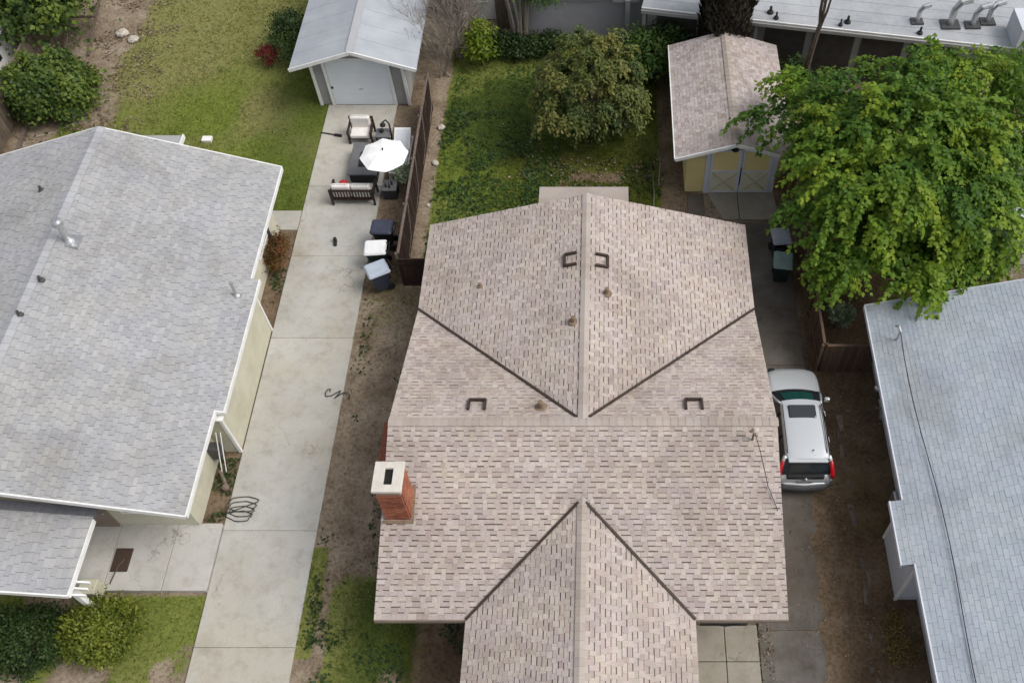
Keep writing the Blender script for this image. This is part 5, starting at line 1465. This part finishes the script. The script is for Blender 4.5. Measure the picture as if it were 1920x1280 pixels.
# roof panel
mb = MB(); rows = []
for y in np.linspace(-1.86, .26, 8):
    t = (y + 1.86) / 2.12
    w = .68 - .02 * t; zc = 1.64 + .045 * math.sin(math.pi * min(1, t * .85 + .12))
    rows.append([(-w, y, zc - .10), (-w * .97, y, zc - .035), (-w * .8, y, zc), (0, y, zc + .018), (w * .8, y, zc), (w * .97, y, zc - .035), (w, y, zc - .10)])
rows[0] = [(x, y - .06 * (1 - (x / .68) ** 2), z - .02) for x, y, z in rows[0]]
rows[-1] = [(x, y + .10 * (1 - (x / .68) ** 2), z - .03) for x, y, z in rows[-1]]
loft(mb, rows, False); rf = mb.build('roof', M_carpaint, car, local=True); smooth_obj(rf, 2)
q = MB(); q.rbox(-.43, .43, -.42, .08, 1.66, 1.708, .03); q.build('sunroof', M_glass, rf, local=True)
for s in (-1, 1):
    q = MB(); q.tube([(s * .60, -1.7, 1.64), (s * .605, -1.5, 1.70), (s * .605, -.3, 1.72), (s * .59, .1, 1.66)], .018, 6); q.build('roof_rail', M_bumper, rf, local=True)
q = MB(); q.tube([(.18, -1.6, 1.66), (.18, -1.68, 1.80)], [.025, .008], 6); q.build('antenna', M_dark, rf, local=True)
q = MB(); q.rbox(-.6, .6, -2.02, -1.84, 1.585, 1.635, .015); q.build('spoiler', M_carpaint, rf, local=True)
# pillars
for s in (0, 1):
    for nm, ia, za, zb_, wd in (('a_pillar', (10 if s else 16), 1.0, 1.58, .07), ('d_pillar', (6 if s else 0), 1.0, 1.6, .12)):
        q = MB(); pts = [ptat(ia, z) + Vector(((1 if s else -1) * .008, 0, .004)) for z in np.linspace(za, min(zb_, 1.58), 5)]
        q.tube(pts, wd * .55, 6); q.build(nm, M_carpaint, car, local=True, smooth=True)
    for y in (-1.0, -.15):
        q = MB(); sx = 1 if s else -1
        q.tube([(sx * .825, y, 1.02), (sx * .80, y, 1.18), (sx * .735, y, 1.42), (sx * .68, y, 1.58)], .03, 6); q.build('door_pillar', M_dark, car, local=True)
    sx = 1 if s else -1
    # tail lamp climbing the rear corner
    q = MB(); q.tube([(sx * .84, -2.16, .88), (sx * .82, -2.10, 1.05), (sx * .785, -2.0, 1.25), (sx * .735, -1.90, 1.48)], [.075, .085, .07, .05], 8); q.build('taillight', M_lens, car, local=True, smooth=True)
    q = MB(); q.lathe((sx * .62, 2.05, .72), [(.05, -.06), (.13, -.02), (.13, .04), (.05, .08)], 12); q.build('headlight', M_glass, car, local=True, smooth=True)
    q = MB(); q.rbox(sx * 1.0 - .09, sx * 1.0 + .09, .62, .76, 1.0, 1.14, .035); mr = q.build('mirror', M_carpaint, car, local=True)
    q = MB(); q.beam((sx * .88, .7, 1.03), (sx * .95, .7, 1.05), .06, .05); q.build('mirror_arm', M_dark, mr, local=True)
    for y in (-1.32, 1.35):
        q = MB(); q.tube([(sx * .70, y, .34), (sx * .90, y, .34)], .345, 20); wh = q.build('wheel', M_rubber, car, local=True)
        q = MB(); q.tube([(sx * .88, y, .34), (sx * .912, y, .34)], [.22, .2], 14); q.build('rim', M_metal, wh, local=True)
    for y in (-.75, .25):
        q = MB(); q.beam((sx * .915, y - .1, .86), (sx * .915, y + .1, .86), .03, .03); q.build('door_handle', M_carpaint, car, local=True)
    q = MB(); q.beam((sx * .905, -1.8, .30), (sx * .905, 1.0, .28), .03, .14); q.build('side_sill', M_bumper, car, local=True)
q = MB(); q.tube([(-.86, -2.1, .46), (-.6, -2.26, .46), (0, -2.31, .46), (.6, -2.26, .46), (.86, -2.1, .46)], .13, 8); bp_ = q.build('rear_bumper', M_bumper, car, local=True, smooth=True)
q = MB(); q.tube([(-.87, -2.08, .62), (-.6, -2.23, .62), (0, -2.275, .62), (.6, -2.23, .62), (.87, -2.08, .62)], .06, 8); q.build('bumper_strip', M_carpaint, bp_, local=True, smooth=True)
q = MB(); q.box(-.24, .24, -2.275, -2.245, .72, .85); q.build('licence_plate', M_metal, car, local=True)
q = MB(); q.rbox(-.58, .58, -2.235, -2.1, .90, 1.04, .03); q.build('tailgate_trim', M_dark, car, local=True)
q = MB(); q.lathe((0, -2.24, .95), [(.01, -.045), (.05, -.02), (.05, .02), (.01, .045)], 10); q.build('badge', M_chrome, car, local=True)

# ------------------------------------------------------------------ bins
def wheelie(name, x, y, rz, label, mbody, mlid, group='wheeled rubbish bins', lid_tilt=0., h=1.02):
    t = thing(name, (x, y, .03), label, 'bin', group, rz)
    q = MB()
    def ring(w, d, z, c=.05, yo=0): return [(-w + c, -d + yo, z), (w - c, -d + yo, z), (w, -d + c + yo, z), (w, d - c + yo, z), (w - c, d + yo, z), (-w + c, d + yo, z), (-w, d - c + yo, z), (-w, -d + c + yo, z)]
    rs = [ring(.23, .25, .06), ring(.25, .28, .3), ring(.29, .34, h - .14), ring(.325, .375, h - .13), ring(.325, .375, h - .06)]
    vs = sum(rs, []); fs = [tuple(range(7, -1, -1)), tuple(range(32, 40))]
    for k in range(4):
        for i in range(8): fs.append((k * 8 + i, k * 8 + (i + 1) % 8, k * 8 + 8 + (i + 1) % 8, k * 8 + 8 + i))
    q.add(vs, fs); q.build('bin_body', mbody, t, local=True)
    q = MB()
    rs = [ring(.35, .40, h - .055, .05, .0), ring(.355, .405, h - .02, .05), ring(.31, .36, h + .035, .06), ring(.2, .25, h + .055, .06)]
    vs = sum(rs, []); fs = [tuple(range(7, -1, -1)), tuple(range(24, 32))]
    for k in range(3):
        for i in range(8): fs.append((k * 8 + i, k * 8 + (i + 1) % 8, k * 8 + 8 + (i + 1) % 8, k * 8 + 8 + i))
    q.add(vs, fs); lid = q.build('lid', mlid, t, local=True)
    q = MB(); q.tube([(-.26, .42, h - .06), (-.26, .50, h - .03), (.26, .50, h - .03), (.26, .42, h - .06)], .022, 6); q.build('handle', M_dark, t, local=True)
    for s in (-1, 1):
        q = MB(); q.tube([(s * .20, .30, .13), (s * .29, .30, .13)], .13, 14); q.build('wheel', M_rubber, t, local=True)
        q = MB(); q.box(s * .2 - .05, s * .2 + .05, .38, .43, h - .09, h - .0); q.build('hinge', M_dark, lid, local=True)
    return t
wheelie('wheeled_bin', -8.35, 23.55, R(-92), 'black wheeled bin nearest the patio table', M_dark, M_navy)
wheelie('wheeled_bin', -8.45, 22.55, R(-86), 'dark green wheeled bin with white lid', M_greenplastic, M_whiteplastic)
wheelie('wheeled_bin', -8.25, 21.55, R(-62), 'navy wheeled bin with pale blue-grey lid, turned askew', M_navy, M_bluegrey_plastic)
wheelie('wheeled_bin', 6.35, 23.1, R(4), 'wheeled bin with slate lid under the tree, farther from the car', M_dark, M_slate_plastic)
wheelie('wheeled_bin', 6.3, 21.95, R(-8), 'pale green lidded wheeled bin under the tree, nearer the car', M_greenplastic, M_palegreen)

# ------------------------------------------------------------------ patio furniture on the driveway
Z0 = .035
def seat(name, x, y, w, label, cat, rz, mframe, seats=1):
    t = thing(name, (x, y, Z0), label, cat, None, rz)
    d = .72
    for sx in (-1, 1):
        for yy, hh in ((-d / 2, .56), (d / 2, .82)):
            q = MB(); q.box(sx * w / 2 - .035, sx * w / 2 + .035, yy - .035, yy + .035, 0, hh); q.build('leg', mframe, t, local=True)
        q = MB(); q.beam((sx * w / 2, -d / 2 - .06, .585), (sx * w / 2, d / 2, .585), .085, .05); q.build('armrest', mframe, t, local=True)
    q = MB(); q.box(-w / 2 + .036, w / 2 - .036, -d / 2, d / 2, .26, .31); q.build('seat_frame', mframe, t, local=True)
    q = MB(); q.box(-w / 2 + .036, w / 2 - .036, d / 2 - .02, d / 2 + .03, .74, .81); br = q.build('back_rail', mframe, t, local=True)
    m_ = int(w / .11)
    for i in range(m_):
        xx = -w / 2 + .08 + i * (w - .16) / (m_ - 1)
        q = MB(); q.box(xx - .022, xx + .022, d / 2 - .01, d / 2 + .015, .31, .74); q.build('back_slat', mframe, br, local=True)
    cw = (w - .1) / seats
    for k in range(seats):
        x0 = -w / 2 + .05 + k * cw
        q = MB(); q.rbox(x0 + .01, x0 + cw - .01, -d / 2 - .02, d / 2 - .16, .312, .45, .04); q.build('seat_cushion', M_cushion, t, local=True)
        q = MB(); q.rbox(x0 + .01, x0 + cw - .01, d / 2 - .25, d / 2 - .03, .40, .97, .06); q.build('back_cushion', M_cushion, t, local=True)
    return t
seat('patio_armchair', -10.1, 29.35, .92, 'dark framed patio armchair with white cushions near the garage door', 'armchair', 0.0, M_patioframe)
seat('patio_loveseat', -9.88, 25.95, 1.62, 'dark wood slatted patio loveseat with off-white cushions, seen from behind', 'loveseat', math.pi, M_patioframe, 2)
q = MB()
q.lathe((0, 0, 0), [(.02, -.10), (.15, -.07), (.2, 0), (.15, .07), (.02, .10)], 12)
pl = q.build('throw_pillow', M_red, smooth=True); pl.location = (-10.25, 26.1, .62); pl.rotation_euler = (R(58), 0, R(10))
tag(pl, 'red throw pillow on the patio loveseat', 'pillow')
# big low grey table with a dark tray
tb = thing('patio_table', (-9.65, 27.55, Z0), 'large low grey patio table beside the umbrella', 'table')
q = MB(); q.box(-.52, .52, -.82, .82, .06, .5); q.build('table_base', M_wicker, tb, local=True)
q = MB(); q.rbox(-.58, .58, -.88, .88, .503, .56, .02); q.build('table_top', M_greytop, tb, local=True)
q = MB(); q.rbox(-.2, .22, -.45, .35, .562, .62, .03); tag(q.build('table_tray', M_dark, tb, local=True), None)
# side table with objects
st = thing('side_table', (-9.15, 29.1, Z0), 'small dark side table beside the armchair', 'table')
q = MB(); q.rbox(-.3, .3, -.26, .26, .45, .5, .015); q.build('table_top', M_greytop, st, local=True)
for sx in (-.25, .25):
    for sy in (-.21, .21):
        q = MB(); q.box(sx - .025, sx + .025, sy - .025, sy + .025, 0, .449); q.build('leg', M_patioframe, st, local=True)
lp_ = thing('garden_lamp', (-8.93, 29.3, Z0), 'dark curved arm standing beside the small side table', 'lamp')
q = MB(); q.tube([(.1, -.5, 0), (.12, -.25, .45), (.05, .0, .8), (-.08, .08, .92), (-.2, .02, .86)], .035, 8); q.build('arm', M_dark, lp_, local=True)
q = MB(); q.lathe((-.22, .0, .76), [(.03, .1), (.11, .0), (.12, -.06)], 12); q.build('lamp_shade', M_dark, lp_, local=True)
q = MB(); q.lathe((.1, -.5, 0), [(.14, 0), (.14, .03), (.04, .05)], 14); q.build('base', M_dark, lp_, local=True)
sn = tag(MB().lathe((-9.2, 29.15, Z0 + .5), [(.06, 0), (.09, .04), (.07, .14), (.04, .16)], 12).build('table_bowl', M_dark), 'small dark bowl on the side table', 'bowl')
# white framed lounger with grey cushion, partly under the umbrella
ch = thing('patio_lounger', (-8.3, 28.0, Z0), 'white lounger with pale grey cushion between the umbrella and plank fence', 'lounger')
q = MB()
for x in (-.36, .32): q.box(x, x + .05, -1.05, 1.05, .3, .37)
q.box(-.31, .32, -1.05, -1.0, .3, .37); q.box(-.31, .32, 1.0, 1.05, .3, .37)
q.build('frame', M_white, ch, local=True)
for sx in (-.33, .34):
    for sy in (-.9, .9):
        q = MB(); q.box(sx - .025, sx + .025, sy - .025, sy + .025, 0, .299); q.build('leg', M_white, ch, local=True)
q = MB(); q.rbox(-.31, .31, -1.0, .25, .375, .46, .03); q.build('seat_cushion', mottled('pale_grey_cushion', (0.54, 0.56, 0.60), (0.64, 0.66, 0.70), 4, .9), ch, local=True)
q = MB(); q.add([(-.33, .26, .42), (.33, .26, .42), (.33, 1.1, .78), (-.33, 1.1, .78), (-.33, .26, .34), (.33, .26, .34), (.33, 1.1, .70), (-.33, 1.1, .70)], [(0, 1, 2, 3), (7, 6, 5, 4), (0, 4, 5, 1), (1, 5, 6, 2), (2, 6, 7, 3), (3, 7, 4, 0)]); bk = q.build('backrest', M_white, ch, local=True)
q = MB(); q.add([(-.25, .32, .46), (.25, .32, .46), (.25, 1.0, .755), (-.25, 1.0, .755)], [(0, 1, 2, 3)]); q.build('back_cushion', MATS['pale_grey_cushion'], bk, local=True)
leafy('potted_fern', (-7.98, 26.75, .03), 'leafy potted plant beside the umbrella and fence', 'plant', (-7.98, 26.75, .55), (.3, .42, .3), 26, 30, .1, .12, L_pale, LEAF_OVAL, trunk_r=.03, limbs=4, part='foliage', low=.1)
# umbrella standing through the small square table
ut = thing('umbrella_table', (-8.5, 26.15, Z0), 'small black square table holding the umbrella pole', 'table')
q = MB(); q.rbox(-.29, .29, -.29, .29, .47, .52, .015); q.build('table_top', M_greytop, ut, local=True)
q = MB(); q.box(-.26, .26, -.26, .26, 0, .468); q.build('base', M_wicker, ut, local=True)
for x, y in ((.1, .02), (-.12, -.1), (.02, -.14)):
    tag(MB().lathe((-8.5 + x, 26.15 + y, Z0 + .52), [(.035, 0), (.04, .03), (.03, .12), (.012, .2), (.012, .24)], 10).build('bottle', M_dark), ['dark bottle on the umbrella table, nearest the fence', 'dark bottle on the umbrella table, nearest the loveseat', 'dark bottle on the umbrella table, front middle'][[.1, -.12, .02].index(x)], 'bottle', 'bottles on the umbrella table')
um = thing('patio_umbrella', (-8.45, 26.3, Z0), 'open white eight-sided patio umbrella', 'umbrella')
q = MB(); q.tube([(0, 0, .5), (0, 0, 2.25)], .022, 8); q.build('pole', M_metal, um, local=True)
vs, fs = [(0, 0, 2.23)], []
NS = 48
for ring_i, (fr, zz) in enumerate(((.33, 2.17), (.68, 2.08), (1.0, 1.96))):
    for k in range(NS):
        a = 2 * math.pi * k / NS + .2
        ph = (k % 6) / 6.0
        sc = 1 - .085 * fr * math.sin(math.pi * ph)
        vs.append((0.92 * fr * sc * math.cos(a), 0.92 * fr * sc * math.sin(a), zz - .025 * fr * math.sin(math.pi * ph)))
for k in range(NS):
    j = (k + 1) % NS
    fs.append((0, 1 + k, 1 + j))
    for r_ in range(2): fs.append((1 + r_ * NS + k, 1 + (r_ + 1) * NS + k, 1 + (r_ + 1) * NS + j, 1 + r_ * NS + j))
q = MB(); q.add(vs, fs, .5); cn = q.build('canopy', M_canvas, um, local=True)
so = cn.modifiers.new('solid', 'SOLIDIFY'); so.thickness = .006
for k in range(8):
    a = 2 * math.pi * k / 8 + .2
    q = MB(); q.tube([(.03 * math.cos(a), .03 * math.sin(a), 2.18), (.89 * math.cos(a), .89 * math.sin(a), 1.935)], .008, 5); q.build('rib', M_metal, um, local=True)
q = MB(); q.lathe((0, 0, 2.23), [(.03, -.02), (.035, .03), (.015, .1)], 8); q.build('finial', M_dark, um, local=True)

# ------------------------------------------------------------------ small things on the ground
def coil(name, pts, r, mat, label, cat):
    q = MB(); q.tube(pts, r, 6); tag(q.build(name, mat, smooth=True), label, cat)
pts = []
for i in range(70):
    t = i / 69; a = t * 2 * math.pi * 3.4
    pts.append((-11.45 + .48 * math.cos(a) * (1 - .25 * t) + .05 * math.sin(5 * a), 12.95 - .55 * t + .22 * math.sin(a), .06 + .012 * math.sin(3 * a)))
coil('garden_hose', [(-12.0, 12.5, .05)] + pts, .016, M_hose, 'dark garden hose coiled on the driveway edge by the patio', 'hose')
pts = [(-9.55 + .05 * i + .16 * math.cos(i * .9), 17.0 + .14 * math.sin(i * 1.1) - .012 * i, .06) for i in range(16)]
coil('tangled_cord', pts, .018, M_hose, 'short tangle of cord on the driveway edge beside the dirt', 'cord')
sh = thing('work_boot', (-10.3, 23.65, Z0), 'single black boot lying on the driveway', 'boot', None, R(8))
q = MB(); q.rbox(-.055, .055, -.19, .06, .0, .11, .03); q.build('foot', M_dark, sh, local=True)
q = MB(); q.rbox(-.06, .06, .0, .13, .0, .2, .03); q.build('shaft', M_dark, sh, local=True)
bk_ = thing('garden_tool', (-11.4, 29.5, Z0), 'dark garden tool lying across the driveway edge near the garage', 'tool', None, R(-12))
q = MB(); q.tube([(-.5, .02, .03), (.2, 0, .04)], .025, 6); q.build('handle', M_dark, bk_, local=True)
q = MB(); q.rbox(.1, .42, -.06, .06, .0, .08, .02); q.build('head', M_dark, bk_, local=True)
tg = tag(MB().rbox(-16.72, -16.32, 29.1, 29.4, -.02, .1, .02).build('white_board', M_white), 'small white board lying on the left back lawn', 'board')
q = MB(); q.tube([(-22.75, 30.5, .02), (-22.5, 30.6, .08), (-22.2, 30.5, .03)], [.1, .13, .05], 7); tag(q.build('crumpled_paper', M_white), 'crumpled white paper beside the vine-covered bush', 'paper')
mt_ = thing('door_mat', (-14.62, 11.0, .148), 'dark brown door mat on the patio slab', 'mat')
q = MB(); q.rbox(-.26, .26, -.37, .37, -.004, .02, .008); q.build('pile', mottled('brown_coir', (0.045, 0.03, 0.022), (0.075, 0.05, 0.038), 40, .95), mt_, local=True)
q = MB(); q.tube([(-14.75, 10.25, .16), (-14.6, 10.75, .30), (-14.52, 11.0, .2)], .018, 6); tag(q.build('broom_stick', M_fence_b), 'brown stick lying across the door mat', 'stick')
for i, (a, b, r_) in enumerate((((-23.6, 29.4, .03), (-22.2, 30.2, .1), .03), ((-22.3, 34.6, .03), (-21.6, 35.4, .25), .025), ((2.0, 26.6, .04), (2.05, 28.6, .06), .03), ((1.75, 24.9, .04), (1.8, 27.2, .04), .02))):
    q = MB(); q.tube([a, tuple((a[k] + b[k]) / 2 + random.gauss(0, .05) for k in range(3)), b], [r_, r_ * .9, r_ * .5], 6)
    tag(q.build('fallen_branch', M_barkpale), ['fallen branch on the soil below the vine-covered bush', 'short upright stick beside the large pale rock', 'pale stick leaning by the yellow garage wall, farther back', 'long pale stick on the ground left of the yellow garage'][i], 'branch')
ps = slabs('brick_path', [(3.1, 3.75, 24.6, 26.2)], M_conc_dark, .02)
